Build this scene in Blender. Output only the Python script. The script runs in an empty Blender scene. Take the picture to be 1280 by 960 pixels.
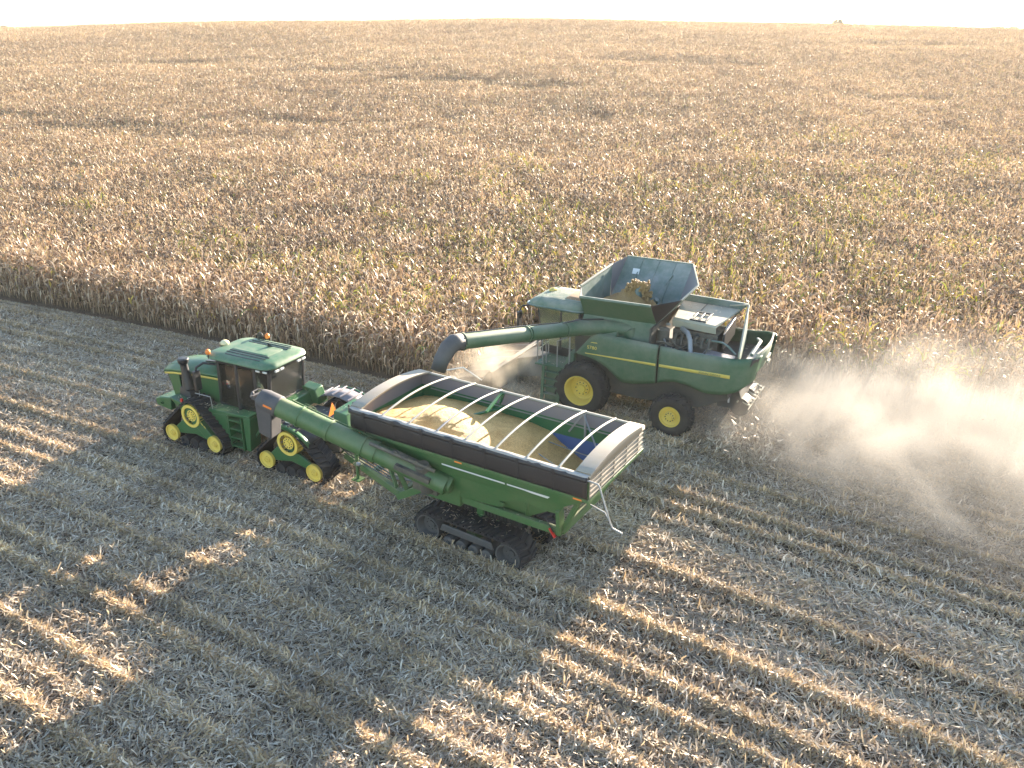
import bpy, bmesh, math, random
import numpy as np
from mathutils import Vector, Matrix
R = math.radians
PI = math.pi
SC = bpy.context.scene
COL = SC.collection

# ------------------------------------------------------------------ camera, light, exposure
cam_d = bpy.data.cameras.new("camera")
cam = bpy.data.objects.new("camera", cam_d)
COL.objects.link(cam)
CAM_H = 13.0
cam.location = (0, 0, CAM_H)
cam.rotation_euler = (R(90 - 23.125), 0, 0)
cam_d.sensor_width = 36.0
cam_d.lens = 36.0 * 1035 / 1280
cam_d.clip_start = 0.1
cam_d.clip_end = 9000
SC.camera = cam

SUN_AZ, SUN_EL = R(35.0), R(11.8)          # azimuth to the right of +Y
world = bpy.data.worlds.new("World")
SC.world = world
world.use_nodes = True
wn = world.node_tree
for n in list(wn.nodes):
    wn.nodes.remove(n)
w_out = wn.nodes.new("ShaderNodeOutputWorld")
w_bg = wn.nodes.new("ShaderNodeBackground")
w_sky = wn.nodes.new("ShaderNodeTexSky")
w_sky.sky_type = 'NISHITA'
w_sky.sun_disc = False
w_sky.sun_elevation = SUN_EL
w_sky.sun_rotation = SUN_AZ
w_sky.air_density = 1.0
w_sky.dust_density = 0.4
w_sky.ozone_density = 1.5
w_bg.inputs["Strength"].default_value = 0.08
wn.links.new(w_sky.outputs[0], w_bg.inputs["Color"])
wn.links.new(w_bg.outputs[0], w_out.inputs["Surface"])

sun_d = bpy.data.lights.new("sun", 'SUN')
sun_d.energy = 5.0
sun_d.angle = R(0.55)
sun_d.color = (1.0, 0.865, 0.69)
sun = bpy.data.objects.new("sun", sun_d)
COL.objects.link(sun)
sdir = Vector((math.sin(SUN_AZ) * math.cos(SUN_EL), math.cos(SUN_AZ) * math.cos(SUN_EL), math.sin(SUN_EL)))
sun.rotation_euler = sdir.to_track_quat('Z', 'Y').to_euler()
sun.location = (60, 100, 60)

SC.view_settings.view_transform = 'Standard'
SC.view_settings.look = 'None'
SC.view_settings.gamma = 1.0
SC.view_settings.use_curve_mapping = False
SC.view_settings.exposure = 2.85
SC.render.filter_size = 1.05
SC.render.engine = 'CYCLES'
SC.cycles.max_bounces = 6
SC.cycles.diffuse_bounces = 3
SC.cycles.glossy_bounces = 3
SC.cycles.transmission_bounces = 4
SC.cycles.transparent_max_bounces = 8
SC.cycles.volume_bounces = 1
SC.cycles.volume_step_rate = 1.0
SC.cycles.use_denoising = True

# ------------------------------------------------------------------ field frame: s along the rows (machines' heading), L to the left of it
HEAD = R(61.0)
HD = Vector((-math.sin(HEAD), math.cos(HEAD), 0))
LF = Vector((-math.cos(HEAD), -math.sin(HEAD), 0))
ROT = PI / 2 + HEAD


def bend(s):
    u = s - 21.0
    if u > 30: return 0.00225 * 900 + 0.135 * (u - 30)
    if u < -45: return 0.00225 * 2025 - 0.2025 * (u + 45)
    return 0.00225 * u * u


def bend_slope(s):
    u = max(-45.0, min(30.0, s - 21.0))
    return 0.0045 * u


def field(s, Lp, z=0.0):
    return HD * s + LF * (Lp + bend(s)) + Vector((0, 0, z))


def softplus(t):
    return t + math.log1p(math.exp(-t)) if t > 0 else math.log1p(math.exp(t))


DIPS = [(-42, 84, 9, 3.5, .8), (-30, 80, 7, 3, .7), (-52, 90, 8, 3, .6), (-22, 88, 6, 2.5, .5), (20, 140, 12, 4, .7), (33, 136, 10, 3, .6), (47, 104, 8, 3, 0.6), (40, 109, 5, 2, .5),
        (-85, 100, 12, 4, .6), (-8, 118, 9, 3, .6), (2, 112, 8, 3, .5), (75, 165, 16, 5, .7), (-25, 128, 10, 3, .5), (-55, 140, 14, 4, .6), (10, 92, 6, 2, .4)]


def terrain(x, y):
    k = 0.0845
    if y < 36: return 0.0
    h = k * 20 * softplus((y - 62) / 20)
    h -= k * 1.75 * 14 * softplus((y - 236) / 14)
    h -= 1.1e-4 * (x + 10) ** 2 * min(1.3, max(0, (y - 40) / 190)) ** 2
    for cx, cy, rx, ry, d in DIPS:
        q = ((x - cx) / rx) ** 2 + ((y - cy) / ry) ** 2
        if q < 9: h -= .36 * d * math.exp(-q)
    f = min(1, max(0, (y - 50) / 40))
    h += f * 0.35 * math.sin(x * 0.05 + 1.3) * math.sin(y * 0.06 + x * 0.02)
    g = min(1.0, (y - 36) / 30)
    return max(h * g * g * (3 - 2 * g), -14.0)


# ------------------------------------------------------------------ materials
def new_mat(name):
    m = bpy.data.materials.new(name)
    m.use_nodes = True
    nt = m.node_tree
    for n in list(nt.nodes):
        nt.nodes.remove(n)
    out = nt.nodes.new("ShaderNodeOutputMaterial")
    return m, nt, out


def nd(nt, t, **kw):
    n = nt.nodes.new(t)
    for k, v in kw.items():
        if k in n.inputs.keys():
            n.inputs[k].default_value = v
        else:
            setattr(n, k, v)
    return n


def paint(name, col, rough=0.4, metal=0.0, dust=0.25, dust_col=(0.30, 0.24, 0.16), scale=2.2, spec=0.5, bump=0.0, coat=0.0):
    """a surface colour with worn / dusty patches of the stuff that lies on farm machines"""
    m, nt, out = new_mat(name)
    b = nd(nt, "ShaderNodeBsdfPrincipled", Roughness=rough, Metallic=metal)
    b.inputs["Specular IOR Level"].default_value = spec
    b.inputs["Coat Weight"].default_value = coat
    tc = nd(nt, "ShaderNodeTexCoord")
    n1 = nd(nt, "ShaderNodeTexNoise", Scale=scale, Detail=6.0, Roughness=0.62)
    n2 = nd(nt, "ShaderNodeTexNoise", Scale=scale * 9, Detail=3.0, Roughness=0.6)
    nt.links.new(tc.outputs["Object"], n1.inputs["Vector"])
    nt.links.new(tc.outputs["Object"], n2.inputs["Vector"])
    geo = nd(nt, "ShaderNodeNewGeometry")
    sep = nd(nt, "ShaderNodeSeparateXYZ")
    nt.links.new(geo.outputs["Normal"], sep.inputs[0])
    up = nd(nt, "ShaderNodeMapRange")                      # dust settles on upward faces
    up.inputs["From Min"].default_value = -0.2
    up.inputs["From Max"].default_value = 1.0
    up.inputs["To Min"].default_value = 0.25
    up.inputs["To Max"].default_value = 1.0
    nt.links.new(sep.outputs["Z"], up.inputs["Value"])
    mr = nd(nt, "ShaderNodeMapRange")
    mr.inputs["From Min"].default_value = 0.32
    mr.inputs["From Max"].default_value = 0.72
    nt.links.new(n1.outputs["Fac"], mr.inputs["Value"])
    mul = nd(nt, "ShaderNodeMath", operation='MULTIPLY')
    nt.links.new(mr.outputs[0], mul.inputs[0])
    nt.links.new(up.outputs[0], mul.inputs[1])
    mul2 = nd(nt, "ShaderNodeMath", operation='MULTIPLY')
    nt.links.new(mul.outputs[0], mul2.inputs[0])
    mul2.inputs[1].default_value = dust * 1.6
    mul3 = nd(nt, "ShaderNodeMath", operation='MULTIPLY_ADD', use_clamp=True)
    nt.links.new(n2.outputs["Fac"], mul3.inputs[0])
    mul3.inputs[1].default_value = dust * 0.35
    nt.links.new(mul2.outputs[0], mul3.inputs[2])
    mix = nd(nt, "ShaderNodeMix", data_type='RGBA')
    mix.inputs[6].default_value = (*col, 1)
    mix.inputs[7].default_value = (*dust_col, 1)
    nt.links.new(mul3.outputs[0], mix.inputs[0])
    nt.links.new(mix.outputs[2], b.inputs["Base Color"])
    rr = nd(nt, "ShaderNodeMapRange")
    rr.inputs["To Min"].default_value = rough
    rr.inputs["To Max"].default_value = min(1, rough + 0.45)
    nt.links.new(mul3.outputs[0], rr.inputs["Value"])
    nt.links.new(rr.outputs[0], b.inputs["Roughness"])
    if bump:
        bp = nd(nt, "ShaderNodeBump", Strength=bump, Distance=0.02)
        nt.links.new(n2.outputs["Fac"], bp.inputs["Height"])
        nt.links.new(bp.outputs[0], b.inputs["Normal"])
    nt.links.new(b.outputs[0], out.inputs["Surface"])
    return m


def glass_mat(name, tint=(0.72, 0.78, 0.76), trans=0.9, rough=0.03):
    m, nt, out = new_mat(name)
    t = nd(nt, "ShaderNodeBsdfTransparent", Color=(*tint, 1))
    g = nd(nt, "ShaderNodeBsdfGlossy", Color=(0.9, 0.9, 0.9, 1), Roughness=rough)
    d = nd(nt, "ShaderNodeBsdfDiffuse", Color=(0.25, 0.24, 0.21, 1))
    fr = nd(nt, "ShaderNodeFresnel", IOR=1.45)
    m1 = nd(nt, "ShaderNodeMixShader")
    m1.inputs[0].default_value = 1 - trans
    nt.links.new(t.outputs[0], m1.inputs[1])
    nt.links.new(d.outputs[0], m1.inputs[2])
    m2 = nd(nt, "ShaderNodeMixShader")
    nt.links.new(fr.outputs[0], m2.inputs[0])
    nt.links.new(m1.outputs[0], m2.inputs[1])
    nt.links.new(g.outputs[0], m2.inputs[2])
    nt.links.new(m2.outputs[0], out.inputs["Surface"])
    return m


def leaf_mat(name, trans=0.35, gloss=0.06, var=0.25, patch=True, tint=(1, 1, 1)):
    """thin dry plant matter coloured by the 'Col' attribute, light shines through it"""
    m, nt, out = new_mat(name)
    at = nd(nt, "ShaderNodeAttribute", attribute_name="Col")
    oi = nd(nt, "ShaderNodeObjectInfo")
    geo = nd(nt, "ShaderNodeNewGeometry")
    mr = nd(nt, "ShaderNodeMapRange")
    mr.inputs["To Min"].default_value = 1 - var / 2
    mr.inputs["To Max"].default_value = 1 + var / 2
    nt.links.new(oi.outputs["Random"], mr.inputs["Value"])
    mul = nd(nt, "ShaderNodeVectorMath", operation='SCALE')
    nt.links.new(at.outputs["Color"], mul.inputs[0])
    nt.links.new(mr.outputs[0], mul.inputs["Scale"])
    src = mul.outputs[0]
    nz = nd(nt, "ShaderNodeTexNoise", Scale=0.045 if patch else 0.35, Detail=4.0)
    nt.links.new(geo.outputs["Position"], nz.inputs["Vector"])
    r2 = nd(nt, "ShaderNodeMapRange")
    r2.inputs["From Min"].default_value = 0.35
    r2.inputs["From Max"].default_value = 0.65
    nt.links.new(nz.outputs["Fac"], r2.inputs["Value"])
    mx = nd(nt, "ShaderNodeMix", data_type='RGBA')
    mx.inputs[6].default_value = (0.95 * tint[0], 0.93 * tint[1], 0.92 * tint[2], 1)
    mx.inputs[7].default_value = (1.14 * tint[0], 1.13 * tint[1], 1.10 * tint[2], 1)
    nt.links.new(r2.outputs[0], mx.inputs[0])
    m3 = nd(nt, "ShaderNodeVectorMath", operation='MULTIPLY')
    nt.links.new(src, m3.inputs[0])
    nt.links.new(mx.outputs[2], m3.inputs[1])
    d = nd(nt, "ShaderNodeBsdfDiffuse", Roughness=0.5)
    t = nd(nt, "ShaderNodeBsdfTranslucent")
    g = nd(nt, "ShaderNodeBsdfGlossy", Color=(1, 0.95, 0.88, 1), Roughness=0.42)
    nt.links.new(m3.outputs[0], d.inputs["Color"])
    nt.links.new(m3.outputs[0], t.inputs["Color"])
    a = nd(nt, "ShaderNodeMixShader")
    a.inputs[0].default_value = trans
    nt.links.new(d.outputs[0], a.inputs[1])
    nt.links.new(t.outputs[0], a.inputs[2])
    b = nd(nt, "ShaderNodeMixShader")
    b.inputs[0].default_value = gloss
    nt.links.new(a.outputs[0], b.inputs[1])
    nt.links.new(g.outputs[0], b.inputs[2])
    nt.links.new(b.outputs[0], out.inputs["Surface"])
    return m


M = {}
GREEN = (0.008, 0.092, 0.027)
M['green'] = paint("tractor green paint", GREEN, 0.32, dust=0.16, spec=0.5)
M['green_roof'] = paint("cab roof green plastic", (0.02, 0.115, 0.045), 0.45, dust=0.3, dust_col=(.34, .32, .24))
M['green_cart'] = paint("cart green paint", (0.014, 0.098, 0.022), 0.40, dust=0.42, dust_col=(.27, .24, .14), scale=1.3)
M['green_comb'] = paint("combine green paint", (0.013, 0.078, 0.030), 0.45, dust=0.55, dust_col=(.25, .24, .18), scale=0.9)
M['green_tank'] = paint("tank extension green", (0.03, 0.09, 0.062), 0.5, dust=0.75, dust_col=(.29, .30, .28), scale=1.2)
M['yellow'] = paint("wheel yellow paint", (0.70, 0.49, 0.075), 0.45, dust=0.2, dust_col=(.5, .42, .25))
M['yellow_stripe'] = paint("stripe yellow", (0.62, 0.47, 0.08), 0.5, dust=0.2)
M['rubber'] = paint("track rubber", (0.014, 0.014, 0.018), 0.75, dust=0.15, dust_col=(.16, .13, .10), bump=0.4, spec=0.3)
M['tyre'] = paint("dusty tyre rubber", (0.018, 0.017, 0.019), 0.8, dust=0.3, dust_col=(.17, .135, .10), bump=0.4, spec=0.3)
M['black'] = paint("black plastic", (0.018, 0.018, 0.022), 0.42, dust=0.06, dust_col=(.2, .17, .14))
M['black_tarp'] = paint("black vinyl tarp", (0.016, 0.013, 0.015), 0.5, dust=0.12, dust_col=(.16, .13, .12), scale=1.0)
M['tarp_edge'] = paint("grey tarp edge", (0.42, 0.38, 0.36), 0.6, dust=0.3)
M['cap'] = paint("beige end cap", (0.34, 0.29, 0.24), 0.6, dust=0.3)
M['bow'] = paint("galvanised bow", (0.50, 0.46, 0.39), 0.5, metal=0.1, dust=0.2)
M['track_wheel'] = paint("dusty black track wheel", (0.04, 0.04, 0.045), 0.6, dust=0.3, dust_col=(.2, .17, .14))
M['steel'] = paint("grey steel", (0.32, 0.32, 0.33), 0.45, metal=0.6, dust=0.25)
M['dark_steel'] = paint("dark machinery", (0.035, 0.035, 0.036), 0.6, metal=0.2, dust=0.22)
M['engine'] = paint("dusty engine parts", (0.045, 0.045, 0.045), 0.6, metal=0.1, dust=0.5, scale=4)
M['blue'] = paint("blue tank liner", (0.006, 0.065, 0.215), 0.5, dust=0.1)
M['green_in'] = paint("green tank inside", (0.012, 0.115, 0.035), 0.4, dust=0.08)
M['grey_in'] = paint("pale grey panel", (0.22, 0.20, 0.22), 0.4, metal=0.3, dust=0.15)  # even grey that carries reflected light on the cart's upper tank wall
M['deck'] = paint("dusty deck plate", (0.30, 0.29, 0.23), 0.6, dust=0.6, dust_col=(.42, .37, .28))
M['spout'] = paint("black rubber spout", (0.045, 0.045, 0.052), 0.6, dust=0.3, dust_col=(.2, .17, .15))
M['orange'] = paint("orange reflective plastic", (0.85, 0.22, 0.03), 0.4, dust=0.05)
M['red'] = paint("red reflector", (0.6, 0.03, 0.02), 0.4, dust=0.05)
M['white'] = paint("white decal", (0.7, 0.7, 0.68), 0.5, dust=0.15)
M['cream'] = paint("cream dome", (0.72, 0.62, 0.36), 0.4, dust=0.1)
M['seat'] = paint("tan seat cloth", (0.32, 0.24, 0.16), 0.8, dust=0.1)
M['tin'] = paint("bright work light", (0.75, 0.75, 0.72), 0.25, metal=0.3, dust=0.1)
M['glass'] = glass_mat("cab glass", trans=0.95)
M['glass_dusty'] = glass_mat("dusty cab glass", tint=(.78, .84, .72), trans=0.80, rough=0.12)
M['leaf'] = leaf_mat("dry corn leaves", 0.22, 0.06, 0.3)
M['litter'] = leaf_mat("crop residue", 0.27, 0.04, 0.3, patch=False)


def grain_mat(name, c1, c2, scale):
    m, nt, out = new_mat(name)
    b = nd(nt, "ShaderNodeBsdfPrincipled", Roughness=0.6)
    tc = nd(nt, "ShaderNodeTexCoord")
    v = nd(nt, "ShaderNodeTexVoronoi", Scale=scale)
    nt.links.new(tc.outputs["Object"], v.inputs["Vector"])
    n = nd(nt, "ShaderNodeTexNoise", Scale=2.5, Detail=5.0)
    nt.links.new(tc.outputs["Object"], n.inputs["Vector"])
    mx = nd(nt, "ShaderNodeMix", data_type='RGBA')
    mx.inputs[6].default_value = (*c1, 1)
    mx.inputs[7].default_value = (*c2, 1)
    sp = nd(nt, "ShaderNodeSeparateColor")
    nt.links.new(v.outputs["Color"], sp.inputs[0])
    ad = nd(nt, "ShaderNodeMath", operation='MULTIPLY_ADD', use_clamp=True)
    nt.links.new(sp.outputs[0], ad.inputs[0])
    ad.inputs[1].default_value = 0.6
    nt.links.new(n.outputs["Fac"], ad.inputs[2])
    mr = nd(nt, "ShaderNodeMapRange")
    mr.inputs["From Min"].default_value = 0.35
    mr.inputs["From Max"].default_value = 1.0
    nt.links.new(ad.outputs[0], mr.inputs["Value"])
    nt.links.new(mr.outputs[0], mx.inputs[0])
    nt.links.new(mx.outputs[2], b.inputs["Base Color"])
    bp = nd(nt, "ShaderNodeBump", Strength=1.0, Distance=0.03)
    nt.links.new(v.outputs["Distance"], bp.inputs["Height"])
    nt.links.new(bp.outputs[0], b.inputs["Normal"])
    nt.links.new(b.outputs[0], out.inputs["Surface"])
    return m


M['grain'] = grain_mat("corn kernels", (0.54, 0.25, 0.05), (0.88, 0.55, 0.19), 55)
M['grain_brown'] = grain_mat("dusty corn kernels", (0.34, 0.18, 0.06), (0.50, 0.30, 0.11), 60)


def soil_mat():
    m, nt, out = new_mat("soil with crop residue")
    b = nd(nt, "ShaderNodeBsdfPrincipled", Roughness=0.95)
    b.inputs["Specular IOR Level"].default_value = 0.1
    geo = nd(nt, "ShaderNodeNewGeometry")
    n1 = nd(nt, "ShaderNodeTexNoise", Scale=1.1, Detail=8.0, Roughness=0.65)
    n2 = nd(nt, "ShaderNodeTexNoise", Scale=14.0, Detail=6.0, Roughness=0.7)
    for n in (n1, n2): nt.links.new(geo.outputs["Position"], n.inputs["Vector"])
    r = nd(nt, "ShaderNodeValToRGB")
    r.color_ramp.elements[0].position = 0.38
    r.color_ramp.elements[0].color = (0.05, 0.034, 0.024, 1)
    r.color_ramp.elements[1].position = 0.66
    r.color_ramp.elements[1].color = (0.20, 0.145, 0.095, 1)
    ad = nd(nt, "ShaderNodeMath", operation='MULTIPLY_ADD')
    nt.links.new(n2.outputs["Fac"], ad.inputs[0])
    ad.inputs[1].default_value = 0.7
    m2 = nd(nt, "ShaderNodeMath", operation='MULTIPLY')
    nt.links.new(n1.outputs["Fac"], m2.inputs[0])
    m2.inputs[1].default_value = 0.35
    nt.links.new(m2.outputs[0], ad.inputs[2])
    nt.links.new(ad.outputs[0], r.inputs[0])
    nt.links.new(r.outputs[0], b.inputs["Base Color"])
    bp = nd(nt, "ShaderNodeBump", Strength=0.8, Distance=0.06)
    nt.links.new(n2.outputs["Fac"], bp.inputs["Height"])
    nt.links.new(bp.outputs[0], b.inputs["Normal"])
    nt.links.new(b.outputs[0], out.inputs["Surface"])
    return m


M['soil'] = soil_mat()


# ------------------------------------------------------------------ mesh helpers
class MB:
    def __init__(self):
        self.v, self.f = [], []

    def add(self, vs, fs):
        o = len(self.v)
        self.v += [tuple(p) for p in vs]
        self.f += [tuple(i + o for i in q) for q in fs]
        return self

    def box(self, x0, x1, y0, y1, z0, z1):
        return self.hexa([(x0, y0, z0), (x1, y0, z0), (x1, y1, z0), (x0, y1, z0)], [(x0, y0, z1), (x1, y0, z1), (x1, y1, z1), (x0, y1, z1)])

    def hexa(self, a, b):
        """two matching rings closed into a solid"""
        n = len(a)
        fs = [tuple(range(n))[::-1], tuple(range(n, 2 * n))]
        fs += [(i, (i + 1) % n, n + (i + 1) % n, n + i) for i in range(n)]
        return self.add(list(a) + list(b), fs)

    def prism(self, prof, y0, y1):
        """profile in x,z pushed along y"""
        return self.hexa([(x, y0, z) for x, z in prof], [(x, y1, z) for x, z in prof])

    def plate(self, pts, t):
        """flat polygon given thickness t along its normal"""
        p = [Vector(q) for q in pts]
        n = Vector((0, 0, 0))
        for i in range(len(p)):
            n += p[i].cross(p[(i + 1) % len(p)])
        n.normalize()
        return self.hexa([q - n * (t / 2) for q in p], [q + n * (t / 2) for q in p])

    def bar(self, a, b, w, h=None, up=(0, 0, 1)):
        h = h or w
        a, b = Vector(a), Vector(b)
        d = (b - a).normalized()
        u = Vector(up)
        if abs(d.dot(u)) > 0.98: u = Vector((1, 0, 0))
        s = d.cross(u).normalized() * (w / 2)
        u = s.cross(d).normalized() * (h / 2)
        return self.hexa([a - s - u, a + s - u, a + s + u, a - s + u], [b - s - u, b + s - u, b + s + u, b - s + u])

    def tube(self, path, r, n=12, caps=True):
        P = [Vector(p) for p in path]
        rs = r if isinstance(r, (list, tuple)) else [r] * len(P)
        vs, fs = [], []
        ref = None
        for i, p in enumerate(P):
            d = (P[min(i + 1, len(P) - 1)] - P[max(i - 1, 0)]).normalized()
            if ref is None:
                ref = Vector((0, 0, 1)) if abs(d.z) < 0.9 else Vector((1, 0, 0))
            a = d.cross(ref).normalized()
            ref = a.cross(d).normalized()
            for k in range(n):
                t = 2 * PI * k / n
                vs.append(p + (a * math.cos(t) + ref * math.sin(t)) * rs[i])
        for i in range(len(P) - 1):
            for k in range(n):
                fs.append((i * n + k, i * n + (k + 1) % n, (i + 1) * n + (k + 1) % n, (i + 1) * n + k))
        if caps:
            fs.append(tuple(range(n))[::-1])
            fs.append(tuple(range((len(P) - 1) * n, len(P) * n)))
        return self.add(vs, fs)

    def lathe(self, prof, c, n=32):
        """profile of (y, r) turned about the y axis through c = (x, z)"""
        vs, fs = [], []
        m = len(prof)
        for k in range(n):
            t = 2 * PI * k / n
            for y, r in prof:
                vs.append((c[0] + r * math.cos(t), y, c[1] + r * math.sin(t)))
        for k in range(n):
            for j in range(m - 1):
                a, b = k * m + j, ((k + 1) % n) * m + j
                fs.append((a, b, b + 1, a + 1))
        return self.add(vs, fs)

    def ball(self, c, rx, ry, rz, n=12, m=8):
        vs, fs = [], []
        for j in range(m + 1):
            t = PI * j / m
            for k in range(n):
                p = 2 * PI * k / n
                vs.append((c[0] + rx * math.sin(t) * math.cos(p), c[1] + ry * math.sin(t) * math.sin(p), c[2] + rz * math.cos(t)))
        for j in range(m):
            for k in range(n):
                fs.append((j * n + k, (j + 1) * n + k, (j + 1) * n + (k + 1) % n, j * n + (k + 1) % n))
        return self.add(vs, fs)

    def grid(self, rows):
        m = len(rows[0])
        vs = [p for r in rows for p in r]
        fs = [(i * m + j, i * m + j + 1, (i + 1) * m + j + 1, (i + 1) * m + j) for i in range(len(rows) - 1) for j in range(m - 1)]
        return self.add(vs, fs)

    def build(self, name, mat, parent=None, bevel=0.0, smooth=40, solid=0.0, seg=2):
        me = bpy.data.meshes.new(name)
        me.from_pydata(self.v, [], self.f)
        bm = bmesh.new()
        bm.from_mesh(me)
        bmesh.ops.remove_doubles(bm, verts=bm.verts, dist=1e-5)
        bmesh.ops.recalc_face_normals(bm, faces=bm.faces)
        bm.to_mesh(me)
        bm.free()
        me.materials.append(mat)
        o = bpy.data.objects.new(name, me)
        COL.objects.link(o)
        if parent is not None: o.parent = parent
        if smooth:
            me.polygons.foreach_set("use_smooth", [True] * len(me.polygons))
            me.set_sharp_from_angle(angle=R(smooth))
        if solid:
            md = o.modifiers.new("thickness", 'SOLIDIFY')
            md.thickness = solid
            md.offset = 0
        if bevel:
            md = o.modifiers.new("bevel", 'BEVEL')
            md.width = bevel
            md.segments = seg
            md.limit_method = 'ANGLE'
            md.angle_limit = R(35)
        return o


def tag(o, label=None, cat=None, group=None, kind=None):
    if label: o['label'] = label
    if cat: o['category'] = cat
    if group: o['group'] = group
    if kind: o['kind'] = kind
    return o


def thing(name, label, cat, loc, rz, group=None):
    o = bpy.data.objects.new(name, None)
    COL.objects.link(o)
    o.location = loc
    o.rotation_euler = (0, 0, rz)
    return tag(o, label, cat, group)


def lettering(name, text, size, mat, parent, loc, rot, sx=1.0):
    cu = bpy.data.curves.new(name, 'FONT')
    cu.body = text
    cu.size = size
    cu.extrude = 0.003
    cu.resolution_u = 3
    t = bpy.data.objects.new(name + "_curve", cu)
    COL.objects.link(t)
    bpy.context.view_layer.update()
    me = bpy.data.meshes.new_from_object(t.evaluated_get(bpy.context.evaluated_depsgraph_get()))
    COL.objects.unlink(t)
    bpy.data.objects.remove(t)
    me.materials.clear()
    me.materials.append(mat)
    o = bpy.data.objects.new(name, me)
    COL.objects.link(o)
    o.parent = parent
    o.location = loc
    o.rotation_euler = rot
    o.scale = (sx, 1, 1)
    return o


def hull2(pts):
    pts = sorted(set((round(x, 5), round(y, 5)) for x, y in pts))
    def half(ps):
        h = []
        for p in ps:
            while len(h) > 1 and (h[-1][0] - h[-2][0]) * (p[1] - h[-2][1]) - (h[-1][1] - h[-2][1]) * (p[0] - h[-2][0]) <= 0:
                h.pop()
            h.append(p)
        return h
    a, b = half(pts), half(pts[::-1])
    return a[:-1] + b[:-1]


def belt_path(circles, off, step=0.09):
    pts = []
    for cx, cz, r in circles:
        for k in range(64):
            t = 2 * PI * k / 64
            pts.append((cx + (r + off) * math.cos(t), cz + (r + off) * math.sin(t)))
    h = hull2(pts)
    out, n = [], len(h)
    L = [math.dist(h[i], h[(i + 1) % n]) for i in range(n)]
    tot = sum(L)
    m = int(tot / step)
    i, acc = 0, 0.0
    for k in range(m):
        d = k * tot / m
        while acc + L[i] < d - 1e-9:
            acc += L[i]
            i += 1
        f = (d - acc) / L[i]
        a, b = h[i], h[(i + 1) % n]
        out.append((a[0] + (b[0] - a[0]) * f, a[1] + (b[1] - a[1]) * f))
    return out


def belt(circles, y0, y1, th, lug, pitch, chev=0.10):
    mb = MB()
    inn = belt_path(circles, 0.0)
    n = len(inn)
    nor = []
    for i in range(n):
        a, b = inn[i - 1], inn[(i + 1) % n]
        dx, dz = b[0] - a[0], b[1] - a[1]
        l = math.hypot(dx, dz)
        nor.append((dz / l, -dx / l))
    out = [(p[0] + q[0] * th, p[1] + q[1] * th) for p, q in zip(inn, nor)]
    vs, fs = [], []
    for i in range(n):
        vs += [(inn[i][0], y0, inn[i][1]), (inn[i][0], y1, inn[i][1]), (out[i][0], y1, out[i][1]), (out[i][0], y0, out[i][1])]
    for i in range(n):
        j = (i + 1) % n
        for k in range(4):
            fs.append((i * 4 + k, i * 4 + (k + 1) % 4, j * 4 + (k + 1) % 4, j * 4 + k))
    mb.add(vs, fs)
    stepn = max(1, round(pitch / 0.09))
    ym = (y0 + y1) / 2
    for i in range(0, n, stepn):
        for side, shift in ((0, 0), (1, stepn // 2)):
            j = (i + shift) % n
            p, q = out[j], nor[j]
            t = (-q[1], q[0])
            w = 0.05
            ya, yb = (y0, ym) if side == 0 else (ym, y1)
            ca, cb = (0, chev) if side == 0 else (chev, 0)
            ring = []
            for lev, ww in ((-0.01, w), (lug, w * 0.7)):
                r = []
                for yy, c, sg in ((ya, ca, -1), (ya, ca, 1), (yb, cb, 1), (yb, cb, -1)):
                    r.append((p[0] + q[0] * lev + t[0] * (c + sg * ww), yy, p[1] + q[1] * lev + t[1] * (c + sg * ww)))
                ring.append(r)
            mb.hexa(ring[0], ring[1])
    return mb


# ------------------------------------------------------------------ ground
def make_ground():
    def axis(lo, hi, a, b, fine, coarse):
        xs, x = [], lo
        while x < hi:
            xs.append(x)
            x += fine if a <= x < b else coarse
        xs.append(hi)
        return xs
    xs = axis(-3000, 3000, -240, 240, 4, 138)
    ys = axis(-200, 6000, -100, 320, 4, 142)
    mb = MB()
    mb.grid([[(x, y, terrain(x, y)) for x in xs] for y in ys])
    g = mb.build("ground", M['soil'], smooth=180)
    tag(g, kind='structure')
    return g


make_ground()

# ------------------------------------------------------------------ leaves, stalks and shreds (plain arrays)
class Leafy:
    def __init__(self):
        self.v, self.f, self.c = [], [], []

    def strip(self, pts, widths, side, col):
        o = len(self.v)
        for p, w in zip(pts, widths):
            self.v += [(p[0] - side[0] * w, p[1] - side[1] * w, p[2] - side[2] * w), (p[0] + side[0] * w, p[1] + side[1] * w, p[2] + side[2] * w)]
            self.c += [col, col]
        for i in range(len(pts) - 1):
            a = o + 2 * i
            self.f.append((a, a + 1, a + 3, a + 2))

    def stick(self, a, b, r0, r1, col, n=3):
        o = len(self.v)
        d = Vector(b) - Vector(a)
        d.normalize()
        u = d.cross(Vector((0, 0, 1)) if abs(d.z) < .9 else Vector((1, 0, 0))).normalized()
        w = d.cross(u)
        for p, r in ((a, r0), (b, r1)):
            for k in range(n):
                t = 2 * PI * k / n
                self.v.append((p[0] + (u.x * math.cos(t) + w.x * math.sin(t)) * r, p[1] + (u.y * math.cos(t) + w.y * math.sin(t)) * r, p[2] + (u.z * math.cos(t) + w.z * math.sin(t)) * r))
                self.c.append(col)
        for k in range(n):
            self.f.append((o + k, o + (k + 1) % n, o + n + (k + 1) % n, o + n + k))
        self.f.append(tuple(o + n + k for k in range(n)))

    def mesh(self, name, mat):
        me = bpy.data.meshes.new(name)
        me.from_pydata(self.v, [], self.f)
        ca = me.color_attributes.new("Col", 'FLOAT_COLOR', 'POINT')
        ca.data.foreach_set("color", np.array([(*c, 1.0) for c in self.c], dtype=np.float32).ravel())
        me.materials.append(mat)
        return me


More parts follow.
